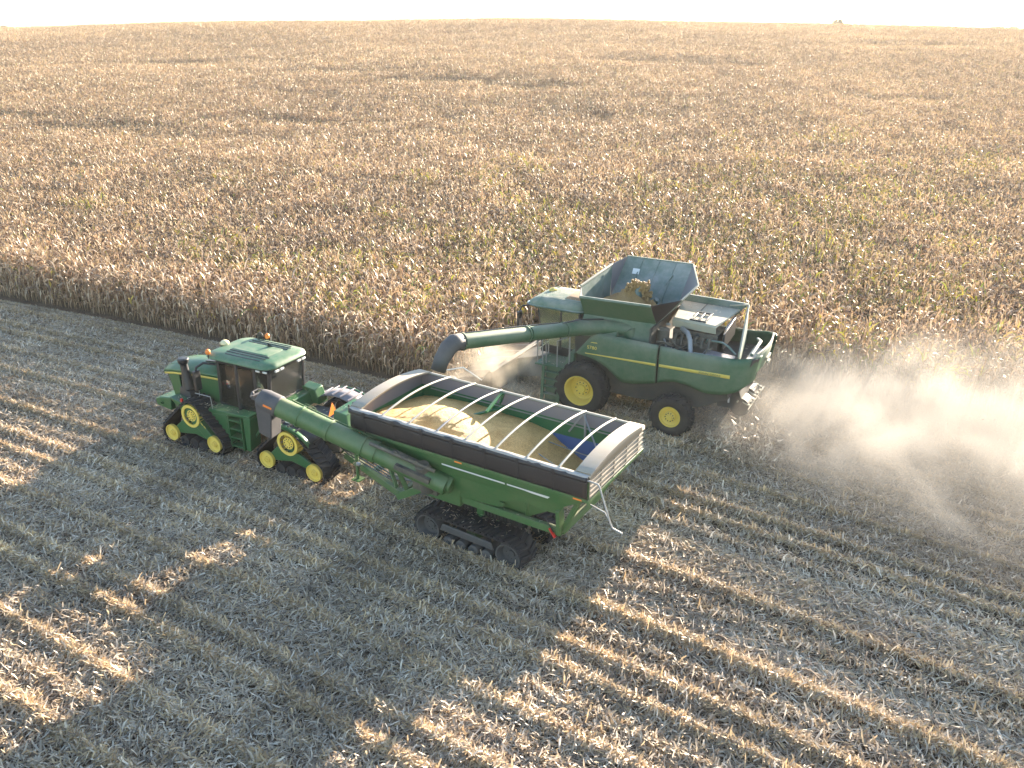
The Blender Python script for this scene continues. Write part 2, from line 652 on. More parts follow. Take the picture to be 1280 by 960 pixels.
TAN = [(0.46, 0.325, 0.215), (0.37, 0.25, 0.16), (0.54, 0.40, 0.28), (0.24, 0.158, 0.105), (0.70, 0.55, 0.405), (0.42, 0.27, 0.165), (0.14, 0.09, 0.062)]


def shade(c, rng, a=0.15):
    k = 1 + rng.uniform(-a, a)
    return (c[0] * k, c[1] * k, c[2] * k)


def corn(L, x, y, rng, green=0.0, lod=0):
    h = rng.uniform(1.85, 2.4)
    lean = (rng.uniform(-.10, .10), rng.uniform(-.10, .10))
    if rng.random() < 0.05:
        h *= 0.75
    at = lambda t: (x + lean[0] * t * t, y + lean[1] * t * t, h * t)
    tone = rng.uniform(.68, 1.22)
    sc = shade((0.36, 0.25, 0.14), rng)
    L.stick(at(0), at(0.55), 0.014, 0.012, sc)
    L.stick(at(0.55), at(1.0), 0.012, 0.006, sc)
    n = rng.randint(11, 14)
    az = rng.uniform(0, 2 * PI)
    for i in range(n):
        t = 0.12 + 0.84 * (i + rng.uniform(-.3, .3)) / n
        az += PI + rng.uniform(-.7, .7)
        ln = rng.uniform(0.55, 0.92) * (1.0 if t < 0.8 else 0.75)
        w = rng.uniform(0.022, 0.044)
        el = rng.uniform(0.75, 1.4)                 # starts upward, then breaks over
        droop = rng.uniform(4.0, 6.4) if t < .72 else rng.uniform(.6, 3.4)
        p = list(at(min(t, 1.0)))
        pts = [tuple(p)]
        segs = 4
        a2 = az
        for k in range(segs):
            d = ln / segs
            p[0] += math.cos(a2) * math.cos(el) * d
            p[1] += math.sin(a2) * math.cos(el) * d
            p[2] = max(0.03, p[2] + math.sin(el) * d)
            pts.append(tuple(p))
            el = max(el - droop / segs * rng.uniform(.6, 1.4), -1.5)
            a2 += rng.uniform(-.35, .35)
        tw = rng.uniform(-.9, .9)
        sd = (-math.sin(az) * math.cos(tw), math.cos(az) * math.cos(tw), math.sin(tw))
        u = rng.random()
        if u < green * (1.3 if t > .45 else .4):
            col = shade(rng.choice([(0.30, 0.31, 0.04), (0.44, 0.38, 0.07), (0.15, 0.22, 0.035), (0.52, 0.40, 0.08)]), rng)
        else:
            col = shade(tuple(q * tone for q in rng.choice(TAN)), rng)
        L.strip(pts, [w * .55, w, w * .9, w * .6, w * .08], sd, col)
    if rng.random() < 0.8:                            # ear in its pale husk, hanging
        t = rng.uniform(.42, .55)
        p = at(t)
        a = rng.uniform(0, 2 * PI)
        q = (p[0] + math.cos(a) * .05, p[1] + math.sin(a) * .05, p[2])
        dz = rng.choice([-.16, -.17, .14])
        e = (q[0] + math.cos(a) * .09, q[1] + math.sin(a) * .09, q[2] + dz)
        L.stick(q, e, .032, .016, shade((0.62, 0.50, 0.33), rng), n=5)
    p = at(1.0)                                       # tassel
    for k in range(4):
        a = rng.uniform(0, 2 * PI)
        r = rng.uniform(.04, .12)
        q = (p[0] + math.cos(a) * r, p[1] + math.sin(a) * r, p[2] + rng.uniform(.10, .24))
        L.strip([p, q], [.008, .012], (-math.sin(a), math.cos(a), 0), shade((0.42, 0.30, 0.17), rng))


ROW = 0.762
PW, PL = ROW * 4, 3.0                                 # patch: four rows wide, three metres long


def corn_patch(seed, green):
    rng = random.Random(seed)
    L = Leafy()
    for r in range(4):
        x = -PL / 2 + rng.uniform(0, .18)
        while x < PL / 2:
            if rng.random() > 0.04:
                corn(L, x, (r - 1.5) * ROW + rng.uniform(-.05, .05), rng, green)
            x += rng.uniform(.14, .21)
    return L.mesh("corn_patch", M['leaf'])


def stuff_points(name, mat, protos, pts, rots, scales, idx):
    """one object that stands protos on points (geometry nodes)"""
    me = bpy.data.meshes.new(name)
    me.from_pydata([tuple(p) for p in pts], [], [])
    def attr(nm, tp, data, key):
        a = me.attributes.new(nm, tp, 'POINT')
        a.data.foreach_set(key, np.array(data, dtype=np.float32 if tp != 'INT' else np.int32).ravel())
    attr("turn", 'FLOAT_VECTOR', rots, "vector")
    attr("size", 'FLOAT_VECTOR', scales, "vector")
    attr("kind_index", 'INT', idx, "value")
    o = bpy.data.objects.new(name, me)
    COL.objects.link(o)
    pc = bpy.data.collections.new(name + " patches")
    for i, pm in enumerate(protos):
        po = bpy.data.objects.new("%s_patch.%03d" % (name, i), pm)
        pc.objects.link(po)
    ng = bpy.data.node_groups.new(name + " scatter", 'GeometryNodeTree')
    ng.interface.new_socket("Geometry", in_out='INPUT', socket_type='NodeSocketGeometry')
    ng.interface.new_socket("Geometry", in_out='OUTPUT', socket_type='NodeSocketGeometry')
    gi, go = ng.nodes.new("NodeGroupInput"), ng.nodes.new("NodeGroupOutput")
    iop = ng.nodes.new("GeometryNodeInstanceOnPoints")
    ci = ng.nodes.new("GeometryNodeCollectionInfo")
    ci.inputs["Collection"].default_value = pc
    ci.inputs["Separate Children"].default_value = True
    ci.inputs["Reset Children"].default_value = True
    iop.inputs["Pick Instance"].default_value = True
    def named(nm, tp):
        n = ng.nodes.new("GeometryNodeInputNamedAttribute")
        n.data_type = tp
        n.inputs["Name"].default_value = nm
        return n.outputs["Attribute"]
    ng.links.new(gi.outputs[0], iop.inputs["Points"])
    ng.links.new(ci.outputs[0], iop.inputs["Instance"])
    ng.links.new(named("kind_index", 'INT'), iop.inputs["Instance Index"])
    ng.links.new(named("turn", 'FLOAT_VECTOR'), iop.inputs["Rotation"])
    ng.links.new(named("size", 'FLOAT_VECTOR'), iop.inputs["Scale"])
    ng.links.new(iop.outputs[0], go.inputs[0])
    md = o.modifiers.new("scatter", 'NODES')
    md.node_group = ng
    return o


CAM_P = R(23.125)


def in_view(P, mx=260, my=260):
    d = Vector(P) - Vector((0, 0, CAM_H))
    w = d.y * math.cos(CAM_P) - d.z * math.sin(CAM_P)
    if w < 2: return False
    px = 640 + 1035 * d.x / w
    py = 480 - 1035 * (d.y * math.sin(CAM_P) + d.z * math.cos(CAM_P)) / w
    return -mx < px < 1280 + mx and -my < py < 960 + my


EDGE_NEAR = -24.65        # near edge of the standing corn ahead of the harvester
EDGE_FAR = -31.3          # edge of the corn beside the strip just cut
HEAD_S = 16.6             # where the harvester has got to


def standing(s, Lp):
    return Lp < EDGE_FAR or (Lp < EDGE_NEAR and s > HEAD_S)


rng = random.Random(11)
protos = [corn_patch(100 + i, 0.02) for i in range(6)] + [corn_patch(200 + i, 0.20) for i in range(4)]
pts, rots, scl, idx = [], [], [], []
ROWS_INDIV = 2
nL = int((EDGE_NEAR - EDGE_FAR) / PW)
L0 = EDGE_NEAR - ROW * ROWS_INDIV - PW / 2            # the first rows are plants of their own
for j in range(-1, 130):
    Lp = L0 - j * PW
    i0, i1 = -70, 110
    for i in range(i0, i1):
        s = HEAD_S + 1.5 + i * PL
        if j < 0: continue
        if s < HEAD_S + 1.0 and Lp + PW / 2 > EDGE_FAR + 0.3: continue
        P = field(s, Lp)
        if not in_view(P, 330, 200): continue
        dist = P.y
        if dist > 262: continue
        P.z = terrain(P.x, P.y)
        pts.append(P)
        rots.append((0, 0, ROT + math.atan(bend_slope(s)) + (PI if rng.random() < .5 else 0)))
        dip = 0
        for cx, cy, rx, ry, d in DIPS:
            dip = max(dip, math.exp(-(((P.x - cx) / rx) ** 2 + ((P.y - cy) / (ry * .8)) ** 2)))
        hz = rng.uniform(.94, 1.06) - 0.13 * dip
        scl.append((1, 1, hz))
        # greener plants in the hollow round the harvester
        gp = math.exp(-(((P.x - 6) / 30) ** 2 + ((P.y - 40) / 16) ** 2)) + .45 * math.exp(-(((P.x - 35) / 30) ** 2 + ((P.y - 62) / 16) ** 2))
        idx.append(rng.randint(6, 9) if rng.random() < gp * .9 else rng.randint(0, 5))
# the cut edge beside the strip starts one row beyond the patches' grid line: fill it
f = stuff_points("corn_field", M['leaf'], protos, pts, rots, scl, idx)
tag(f, "standing field of dry tan corn reaching up the hill to the sky", "corn field", kind='stuff')

# 300 nearest plants, the two rows along the cut edge
pm = []
for i in range(14):
    Lf = Leafy()
    corn(Lf, 0, 0, random.Random(500 + i), 0.0 if i < 12 else 0.08)
    pm.append(Lf.mesh("corn_plant", M['leaf']))
proto_plant = bpy.data.objects.new("corn_plant", pm[0])
tag(proto_plant, "dry tan corn plant in the two rows along the cut edge ahead of the harvester", "corn plant", "corn plants along the cut edge")
cnt = 0
for r in range(2):
    s = HEAD_S + .1 + r * .07
    for k in range(150):
        o = proto_plant if cnt == 0 else proto_plant.copy()
        o.data = rng.choice(pm)
        P = field(s, EDGE_NEAR - ROW * (r + .5) + rng.uniform(-.06, .06))
        P.z = terrain(P.x, P.y)
        o.location = P
        o.rotation_euler = (rng.uniform(-.06, .06), rng.uniform(-.06, .06), rng.uniform(0, 2 * PI))
        q = rng.uniform(.95, 1.08) * (1 + .10 * max(0, min(1, (s - 25) / 15)))
        o.scale = (q, q, q)
        COL.objects.link(o)
        cnt += 1
        s += rng.uniform(.165, .205)


# ------------------------------------------------------------------ stubble and residue
SW, SL = ROW * 3, 2.0
PALE = [(0.55, 0.45, 0.34), (0.49, 0.395, 0.295), (0.64, 0.545, 0.43), (0.37, 0.288, 0.21), (0.74, 0.645, 0.525), (0.50, 0.395, 0.28), (0.22, 0.165, 0.12)]
GOLD = [(0.58, 0.43, 0.25), (0.50, 0.36, 0.205), (0.64, 0.495, 0.31), (0.43, 0.30, 0.165)]  # golden tone of the sunlit ridges, put into the row litter's colour


def residue_patch(seed, wts, track=None, n=3300):
    rng = random.Random(seed)
    L = Leafy()
    ridge = 1.0
    def rolled(y):
        return .12 if track is not None and abs(y - track) < .38 else 1.0
    def base(y):
        return max(w_ * 0.115 * math.exp(-((y - r * ROW) / .14) ** 2) for r, w_ in zip((-1, 0, 1), wts)) * rolled(y)
    for i in range(n):
        x, y = rng.uniform(-SL / 2 - .05, SL / 2 + .05), rng.uniform(-SW / 2, SW / 2)
        if track is not None and i > n - 900:
            y = track + rng.uniform(-.38, .38)
        elif rng.random() < .42:
            y = rng.choices((-1, 0, 1), wts)[0] * ROW + rng.gauss(0, .09)
        ln, w = rng.uniform(.09, .34), rng.uniform(.009, .023)
        az = rng.uniform(0, 2 * PI)
        el = rng.gauss(0, .42) * rolled(y)
        if rolled(y) < 1 and rng.random() < .92:       # herringbone the lugs have pressed into the straw
            sgn = 1 if y > track else -1
            x = round(x / .25) * .25 + rng.gauss(0, .03) + sgn * (y - track) * .6
            az = sgn * 1.03 + rng.gauss(0, .15)
            ln *= 1.25
        z = base(y) + rng.uniform(.0, .05) * (rolled(y) if rolled(y) == 1 else .7) + abs(math.sin(el)) * ln / 2
        cv = rng.uniform(-1.6, 1.6)
        p = [x - math.cos(az) * ln / 2, y - math.sin(az) * ln / 2, max(.004, z - math.sin(el) * ln / 2)]
        pp = [tuple(p)]
        a2 = az
        for k in range(3):
            d = ln / 3
            p[0] += math.cos(a2) * math.cos(el) * d
            p[1] += math.sin(a2) * math.cos(el) * d
            p[2] = max(.004, p[2] + math.sin(el) * d)
            pp.append(tuple(p))
            a2 += cv / 3
            el -= rng.uniform(-.2, .5)
        tw = rng.uniform(-.6, .6)
        sd = (-math.sin(az) * math.cos(tw), math.cos(az) * math.cos(tw), math.sin(tw))
        onrow = min(abs(y - r * ROW) for r, w_ in zip((-1, 0, 1), wts) if w_ > .5) < .17 if max(wts) > .5 else False
        L.strip(pp, [w * .6, w, w * .9, w * .25], sd, shade(rng.choice(GOLD if rng.random() < (.5 if onrow else .2) else PALE), rng, .2))
    for i in range(int(n * .05)):                     # broken stalk pieces
        x, y = rng.uniform(-SL / 2, SL / 2), rng.uniform(-SW / 2, SW / 2)
        az, ln = rng.uniform(0, 2 * PI), rng.uniform(.15, .5)
        z = base(y) + .03
        a = (x - math.cos(az) * ln / 2, y - math.sin(az) * ln / 2, z + rng.uniform(-.02, .03))
        b = (x + math.cos(az) * ln / 2, y + math.sin(az) * ln / 2, z + rng.uniform(-.02, .08))
        L.stick(a, b, .011, .010, shade(rng.choice(PALE), rng))
    for r, w_ in zip((-1, 0, 1), wts):                # the standing stubs of each row
        x = -SL / 2 + rng.uniform(0, .15)
        while x < SL / 2:
            h = rng.uniform(.10, .28) * (.45 + .55 * min(1, w_)) * rolled(r * ROW)
            y = r * ROW + rng.gauss(0, .03)
            tx, ty = rng.gauss(0, .06), rng.gauss(0, .06)
            L.stick((x, y, 0), (x + tx, y + ty, h), .012, .012, shade(rng.choice(GOLD), rng), n=4)
            for k in range(rng.randint(2, 4)):        # torn leaf sheaths round the stub
                a = rng.uniform(0, 2 * PI)
                q = (x + tx * .6 + math.cos(a) * .1, y + ty * .6 + math.sin(a) * .1, h * rng.uniform(.3, 1.1))
                e = (q[0] + math.cos(a) * .12, q[1] + math.sin(a) * .12, max(.01, q[2] - rng.uniform(0, .18)))
                L.strip([(x, y, h * .4), q, e], [.012, .02, .006], (-math.sin(a), math.cos(a), 0), shade(rng.choice(GOLD + PALE), rng))
            x += rng.uniform(.12, .22)
    return L.mesh("residue_patch", M['litter'])


WTS = [(1.25, .25, .9), (.3, 1.2, .35), (.9, .3, 1.3), (.35, .9, .25), (1.1, .9, .3)]
protos = [residue_patch(900 + 10 * k + i, w) for k, w in enumerate(WTS) for i in range(4)]
TRK0 = len(protos)
TRACKS = {0: -.77, 1: -.86, 2: .56}                   # columns the wheels have run along, and where in them
protos += [residue_patch(800 + 10 * c + i, WTS[(c * 3 + 1) % 5], track=TRACKS[c]) for c in (0, 1, 2) for i in range(3)]
pts, rots, scl, idx = [], [], [], []
ROW0 = -15.88
# strips (in rows of three) where the wheels have rolled the ridges flat
flatcol = lambda Lp, s: (math.sin(Lp * 1.7) + math.sin(Lp * .63 + 2) + .35 * math.sin(s * .21)) > .75
for j in range(-16, 40):
    Lp = ROW0 + j * SW
    for i in range(-30, 45):
        s = i * SL
        if Lp < EDGE_NEAR + .2 and s > HEAD_S + 1.0: continue
        if Lp < EDGE_FAR - SW: continue
        P = field(s, Lp)
        if not in_view(P, 260, 330) or P.y < 4: continue
        pts.append(P)
        rots.append((0, 0, ROT + math.atan(bend_slope(s))))
        k = .9 + .16 * math.sin(s * .19 + Lp * .3)
        k *= 1 - .25 * min(1, max(0, (s - 14) / 10))
        scl.append((1, 1, max(.4, k) * rng.uniform(.92, 1.08)))
        c = {0: 0, -1: 1, -2: 2}.get(j)
        if c is not None and s < 9: idx.append(TRK0 + c * 3 + rng.randint(0, 2))
        else: idx.append(((j * 3 + 1) % 5) * 4 + rng.randint(0, 3))
for i in range(9, 24):                                # thinner litter right up to the foot of the corn
    s = i * SL
    P = field(s, EDGE_NEAR + .55)
    if not in_view(P, 260, 330): continue
    pts.append(P)
    rots.append((0, 0, ROT + math.atan(bend_slope(s))))
    scl.append((1, .30, .5))
    idx.append(rng.randint(0, TRK0 - 1))
f = stuff_points("crop_residue", M['litter'], protos, pts, rots, scl, idx)
tag(f, "chopped pale corn stalks and leaves lying in stubble rows on the harvested ground", "crop residue", kind='stuff')


# ------------------------------------------------------------------ tractor on four tracks
def wheel_disc(mb, c, y, r, out=1, dish=0.05):
    """dished disc wheel face seen from outside; y is its outer face"""
    d = dish * out
    mb.lathe([(y - 0.10 * out, r), (y, r), (y, r * .93), (y - d, r * .84), (y - d, r * .42), (y - d * .2, r * .36), (y - d * .2, r * .16), (y + .01 * out, r * .13), (y + .01 * out, 0.001)], c, 36)
    for k in range(8):
        t = 2 * PI * k / 8
        mb.lathe([(y - d * .2, .016), (y + .012 * out, .016), (y + .012 * out, .001)], (c[0] + r * .25 * math.cos(t), c[1] + r * .25 * math.sin(t)), 6)


def tractor_track(parent, xa, xb, xs, zs, y_out, width, rng):
    """triangular track unit: two yellow idlers on the ground, a caged drive wheel above"""
    o = 1 if y_out > 0 else -1
    ya, yb = sorted((y_out, y_out - o * width))
    ri = 0.385
    fr = MB()
    yc = y_out - o * .15
    prof = [(xa - .05, .62), (xs + .55, .98), (xs - .25, .93), (xb + .05, .60), (xb + .10, .42), (xb + .55, .50), (xs, .58), (xa - .55, .50), (xa - .10, .44)]
    fr.prism([(x, z) for x, z in prof], yc - .05, yc + .05)
    fr.lathe([(y_out - o * width * .9, .16), (y_out - o * .12, .16), (y_out - o * .12, .001)], (xs, zs - .35), 14)
    unit = fr.build("track_unit", M['green'], parent, bevel=.02)
    belt([(xa, .45, ri), (xb, .45, ri), (xs, zs, .46)], ya, yb, .045, .045, .18).build("belt", M['rubber'], unit, smooth=30)
    for x in (xa, xb):
        w = MB()
        wheel_disc(w, (x, .45), y_out + o * .012, .285, o)
        w.build("idler_wheel", M['yellow'], unit, smooth=35)
    ro = MB()
    for q in (-.42, .0, .42):
        x = (xa + xb) / 2 + q
        ro.lathe([(ya + .05, .001), (ya + .05, .19), (yb - .02, .19), (yb - .02, .12), (yb - .05, .10), (yb - .05, .001)], (x, .24), 20)
    ro.build("roller", M['rubber'], unit, smooth=35)
    s = MB()                                           # two rings joined by drive bars round a hub
    yo = y_out + o * .015
    for yy in (yo, yo - o * .30):
        s.lathe([(yy, .30), (yy, .40), (yy - o * .04, .40), (yy - o * .04, .30), (yy, .30)], (xs, zs), 36)
    for k in range(16):
        t = 2 * PI * k / 16
        c, n = (xs + .37 * math.cos(t), zs + .37 * math.sin(t)), .028
        s.box(c[0] - n, c[0] + n, min(yo - o * .30, yo - o * .03), max(yo - o * .30, yo - o * .03), c[1] - n, c[1] + n)
    s.lathe([(yo - o * .32, .30), (yo - o * .30, .16), (yo - o * .12, .16), (yo - o * .06, .20), (yo - o * .05, .20), (yo - o * .05, .08), (yo - o * .02, .07), (yo - o * .02, .001)], (xs, zs), 30)
    sp = s.build("drive_wheel", M['yellow'], unit, smooth=35)
    b = MB()
    for k in range(10):
        t = 2 * PI * k / 10
        b.lathe([(yo - o * .055, .018), (yo - o * .035, .018), (yo - o * .035, .001)], (xs + .145 * math.cos(t), zs + .145 * math.sin(t)), 6)
    b.build("wheel_bolts", M['black'], sp)
    d = MB()
    d.lathe([(y_out - o * width * .55, .001), (y_out - o * width * .55, .38), (yo - o * .30, .39)], (xs, zs), 28)
    d.build("drive_wheel_well", M['black'], sp)
    return unit


def make_tractor():
    P = HD * 19.4 + LF * -18.15
    t = thing("tractor", "green four track tractor with yellow wheels and ribbed cab roof pulling the grain cart", "tractor", P, ROT + R(1.5))
    rng = random.Random(5)
    for y in (1.62, -1.62):
        tractor_track(t, 2.95, 1.02, 1.92, 1.28, y, .74, rng)
        tractor_track(t, -1.26, -3.16, -2.22, 1.24, y, .74, rng)
    ch = MB()
    ch.prism([(3.9, .75), (3.95, 1.15), (1.0, 1.2), (.3, 1.0), (.3, .62), (1.0, .6)], -.55, .55)
    ch.prism([(.1, .6), (.2, 1.1), (-1.0, 1.25), (-3.3, 1.25), (-3.3, .65), (-1, .6)], -.5, .5)
    for x, z in ((1.92, .95), (-2.22, .92)):
        ch.box(x - .2, x + .2, -1.1, 1.1, z - .16, z + .16)
    ch.lathe([(-.3, .28), (.3, .28)], (.2, .85), 16)
    ch.build("chassis", M['dark_steel'], t, bevel=.02)
    # bonnet: crowned cross-sections swept backwards
    secs = [(4.22, .50, 2.08, 2.16), (4.05, .60, 2.20, 2.34), (3.6, .66, 2.30, 2.50), (2.8, .70, 2.40, 2.64), (2.0, .72, 2.47, 2.73), (1.25, .74, 2.52, 2.80)]
    rows = []
    for x, hw, ze, zt in secs:
        r = []
        for k in range(13):
            u = -1 + 2 * k / 12
            r.append((x, hw * u, ze + (zt - ze) * (1 - abs(u) ** 2.6)))
        rows.append(r)
    h = MB().grid(rows)
    for sd in (1, -1):
        h.grid([[(x, hw * sd, ze), (x, (hw + .015) * sd, ze - .07)] for x, hw, ze, zt in secs])
    hood = h.build("hood", M['green'], t, smooth=60, solid=.03)
    st = MB()
    for sd in (1, -1):
        st.grid([[(x, (hw + .022) * sd, ze - .085), (x, (hw + .018) * sd, ze - .155)] for x, hw, ze, zt in secs[1:]])
    st.build("hood_stripe", M['yellow_stripe'], hood, solid=.02)
    v = MB()
    for y in (-.22, .0, .22):
        v.plate([(1.75, y - .07, 2.775), (2.35, y - .07, 2.70), (2.35, y + .07, 2.70), (1.75, y + .07, 2.775)], .03)
    v.build("hood_vent", M['black'], hood)
    dk = MB()
    for sd in (1, -1):
        dk.plate([(3.45, .15 * sd, 2.545), (4.0, .12 * sd, 2.375), (3.95, .40 * sd, 2.345), (3.40, .45 * sd, 2.50)], .02)
    dk.build("hood_scoop", M['green_roof'], hood)
    g = MB()
    g.hexa([(4.15, -.50, 2.12), (4.15, .50, 2.12), (3.55, .58, 2.25), (3.55, -.58, 2.25)], [(3.86, -.46, 1.08), (3.86, .46, 1.08), (3.4, .5, 1.08), (3.4, -.5, 1.08)])
    gr = g.build("grille", M['black'], t, bevel=.03)
    hl = MB()
    for y in (-.3, .3):
        hl.plate([(4.155, y - .15, 2.02), (4.155, y + .15, 2.02), (4.115, y + .15, 1.90), (4.115, y - .15, 1.90)], .02)
    hl.build("headlight", M['tin'], gr)
    for sd in (1, -1):
        s = MB()
        s.hexa([(3.90, .585 * sd, 2.13), (3.30, .64 * sd, 2.19), (3.30, .62 * sd, 1.15), (3.72, .56 * sd, 1.15)], [(3.90, .625 * sd, 2.13), (3.30, .68 * sd, 2.19), (3.30, .66 * sd, 1.15), (3.72, .60 * sd, 1.15)])
        s.hexa([(2.72, .66 * sd, 2.24), (1.25, .70 * sd, 2.36), (1.25, .70 * sd, 1.35), (2.72, .65 * sd, 1.3)], [(2.72, .70 * sd, 2.24), (1.25, .74 * sd, 2.36), (1.25, .74 * sd, 1.35), (2.72, .69 * sd, 1.3)])
        s.build("side_panel", M['green'], t, bevel=.015)
        w = MB().box(2.70, 3.32, min(.55 * sd, .60 * sd), max(.55 * sd, .60 * sd), 1.25, 2.2)
        sc = w.build("side_screen", M['black'], t)
        k = MB()
        for i in range(4):
            z = 1.35 + i * .2
            k.box(2.72, 3.30, min(.60 * sd, .63 * sd), max(.60 * sd, .63 * sd), z, z + .03)
        k.box(3.05, 3.08, min(.60 * sd, .64 * sd), max(.60 * sd, .64 * sd), 1.3, 2.18)
        k.build("screen_bars", M['green'], sc)
    w = MB()
    w.prism([(4.05, .62), (4.75, .70), (4.80, .95), (4.55, 1.05), (4.0, 1.12)], -.62, .62)
    w.lathe([(-.66, .05), (.66, .05)], (4.45, .85), 12)
    w.build("front_weight_bracket", M['green'], t, bevel=.03)
    a = MB()                                           # black exhaust and aftertreatment tower, left of the bonnet
    a.hexa([(2.85, .74, 1.30), (2.20, .74, 1.30), (2.20, 1.22, 1.30), (2.85, 1.22, 1.30)], [(2.80, .74, 1.98), (2.36, .74, 1.86), (2.36, 1.12, 1.86), (2.80, 1.12, 1.98)])
    a.tube([(2.60, .92, 1.9), (2.62, .92, 2.25), (2.66, .92, 2.55), (2.68, .92, 2.75), (2.68, .92, 2.80), (2.68, .92, 2.94), (2.68, .92, 2.97)], [.22, .17, .13, .125, .17, .19, .15], 16)
    a.build("exhaust_stack", M['black'], t, bevel=.015, smooth=50)
    # wing and steps on the left, wing on the right
    for sd in (1, -1):
        s = MB()
        s.hexa([(2.85, .70 * sd, 1.70), (2.0, .70 * sd, 1.62), (.95, .70 * sd, .62), (1.18, .70 * sd, .42)], [(2.85, 1.58 * sd, 1.78), (2.0, 1.58 * sd, 1.60), (.82, 1.58 * sd, .42), (1.16, 1.58 * sd, .36)])
        s.hexa([(1.75, .70 * sd, 1.36), (-.35, .70 * sd, 1.50), (-.35, .70 * sd, 1.60), (1.85, .70 * sd, 1.52)], [(1.75, 1.30 * sd, 1.36), (-.35, 1.25 * sd, 1.50), (-.35, 1.25 * sd, 1.60), (1.85, 1.30 * sd, 1.52)])
        s.hexa([(1.65, .75 * sd, 1.40), (.92, .75 * sd, .70), (.58, .75 * sd, .70), (.62, .75 * sd, 1.45)], [(1.65, 1.28 * sd, 1.40), (.90, 1.28 * sd, .50), (.62, 1.28 * sd, .50), (.64, 1.28 * sd, 1.45)])
        s.hexa([(-.08, .80 * sd, .45), (-.28, .80 * sd, .45), (-.36, .80 * sd, 1.50), (-.08, .80 * sd, 1.50)], [(-.08, 1.28 * sd, .32), (-.26, 1.28 * sd, .32), (-.36, 1.25 * sd, 1.50), (-.08, 1.28 * sd, 1.50)])
        fd = s.build("platform", M['green'], t, bevel=.02)
        st = MB()
        for i in range(4):
            z = .36 + i * .31
            st.box(.0, .56, min(1.02 * sd, 1.30 * sd), max(1.02 * sd, 1.30 * sd), z, z + .05)
        st.box(-.02, .02, min(1.05 * sd, 1.31 * sd), max(1.05 * sd, 1.31 * sd), .30, 1.48)
        st.box(.54, .58, min(1.05 * sd, 1.31 * sd), max(1.05 * sd, 1.31 * sd), .30, 1.48)
        st.box(.0, .56, min(.90 * sd, .95 * sd), max(.90 * sd, .95 * sd), .35, 1.45)
        st.build("steps", M['green'], t, bevel=.008)
        mk = MB()
        for i in range(3):
            mk.plate([(1.62 - i * .11, 1.592 * sd, 1.22 - i * .09), (1.54 - i * .11, 1.592 * sd, 1.15 - i * .09), (1.55 - i * .11, 1.592 * sd, 1.11 - i * .09), (1.63 - i * .11, 1.592 * sd, 1.18 - i * .09)], .004)
        mk.build("small_marking", M['yellow_stripe'], fd)
    r = MB()
    r.box(2.28, 2.36, 1.50, 1.56, 1.55, 1.80)
    r.bar((2.3, 1.5, 1.55), (2.55, 1.3, 1.45), .03)
    r.build("side_reflector", M['red'], t)
    # cab
    zf, zr = 1.55, 3.18
    P4 = [(1.32, .78), (.42, .92), (-.40, .88), (-.92, .80)]
    fr = MB()
    for sd in (1, -1):
        for (x, y), (xt, yt) in (((1.34, .74), (1.22, .76)), ((.34, .90), (.34, .86)), ((-.42, .88), (-.42, .84)), ((-.86, .78), (-.98, .78))):
            fr.bar((x, y * sd, zf), (xt, yt * sd, zr), .09, .11)
        fr.bar((1.34, .74 * sd, zf), (-.86, .80 * sd, zf + .02), .12)
        fr.bar((-.42, .88 * sd, 1.9), (-.9, .78 * sd, 1.95), .10)
    fr.box(1.28, 1.38, -.74, .74, 1.5, 1.62)
    fr.box(-.95, -.85, -.76, .76, 1.85, 1.97)
    fr.hexa([(1.25, -.80, 3.02), (1.25, .80, 3.02), (-1.0, .82, 3.02), (-1.0, -.82, 3.02)], [(1.32, -.86, 3.20), (1.32, .86, 3.20), (-1.08, .86, 3.20), (-1.08, -.86, 3.20)])
    fr.box(-.8, 1.3, -.78, .78, 1.42, 1.52)
    cab = fr.build("cab_frame", M['black'], t, bevel=.02)
    for nm, pts in (("windshield", [(1.36, -.70, 1.62), (1.36, .70, 1.62), (1.25, .72, 3.04), (1.25, -.72, 3.04)]),
                    ("rear_window", [(-.90, -.74, 1.98), (-.90, .74, 1.98), (-1.00, .74, 3.02), (-1.00, -.74, 3.02)]),
                    ("side_window", [(1.30, .785, 1.62), (.38, .915, 1.62), (.38, .875, 3.02), (1.22, .785, 3.02)]),
                    ("side_window", [(.30, .915, 1.62), (-.38, .90, 1.62), (-.38, .86, 3.02), (.30, .875, 3.02)]),
                    ("side_window", [(-.46, .89, 1.95), (-.84, .80, 1.98), (-.96, .80, 3.02), (-.46, .855, 3.02)]),
                    ("side_window", [(1.30, -.785, 1.62), (.38, -.915, 1.62), (.38, -.875, 3.02), (1.22, -.785, 3.02)]),
                    ("side_window", [(.30, -.915, 1.62), (-.84, -.82, 1.98), (-.96, -.81, 3.02), (.30, -.875, 3.02)])):
        MB().plate(pts, .012).build(nm, M['glass_dusty'] if nm == "rear_window" else M['glass'], cab, smooth=0)
    se = MB()
    se.box(-.15, .42, -.28, .28, 1.75, 1.95)
    se.hexa([(-.18, -.27, 1.9), (-.05, -.27, 1.9), (-.05, .27, 1.9), (-.18, .27, 1.9)], [(-.36, -.24, 2.65), (-.24, -.24, 2.65), (-.24, .24, 2.65), (-.36, .24, 2.65)])
    se.box(.0, .40, .33, .43, 2.02, 2.12)
    se.box(-.1, .2, -.2, .2, 1.5, 1.8)
    se.build("seat", M['seat'], cab, bevel=.05)
    sw = MB()
    ring = [(.78 + .06 * math.sin(2 * PI * k / 20), .2 * math.cos(2 * PI * k / 20), 2.25 + .17 * math.sin(2 * PI * k / 20)) for k in range(21)]
    sw.tube(ring, .018, 6, caps=False)
    sw.tube([(1.1, 0, 1.6), (.8, 0, 2.24)], .05, 8)
    sw.build("steering_wheel", M['black'], cab)
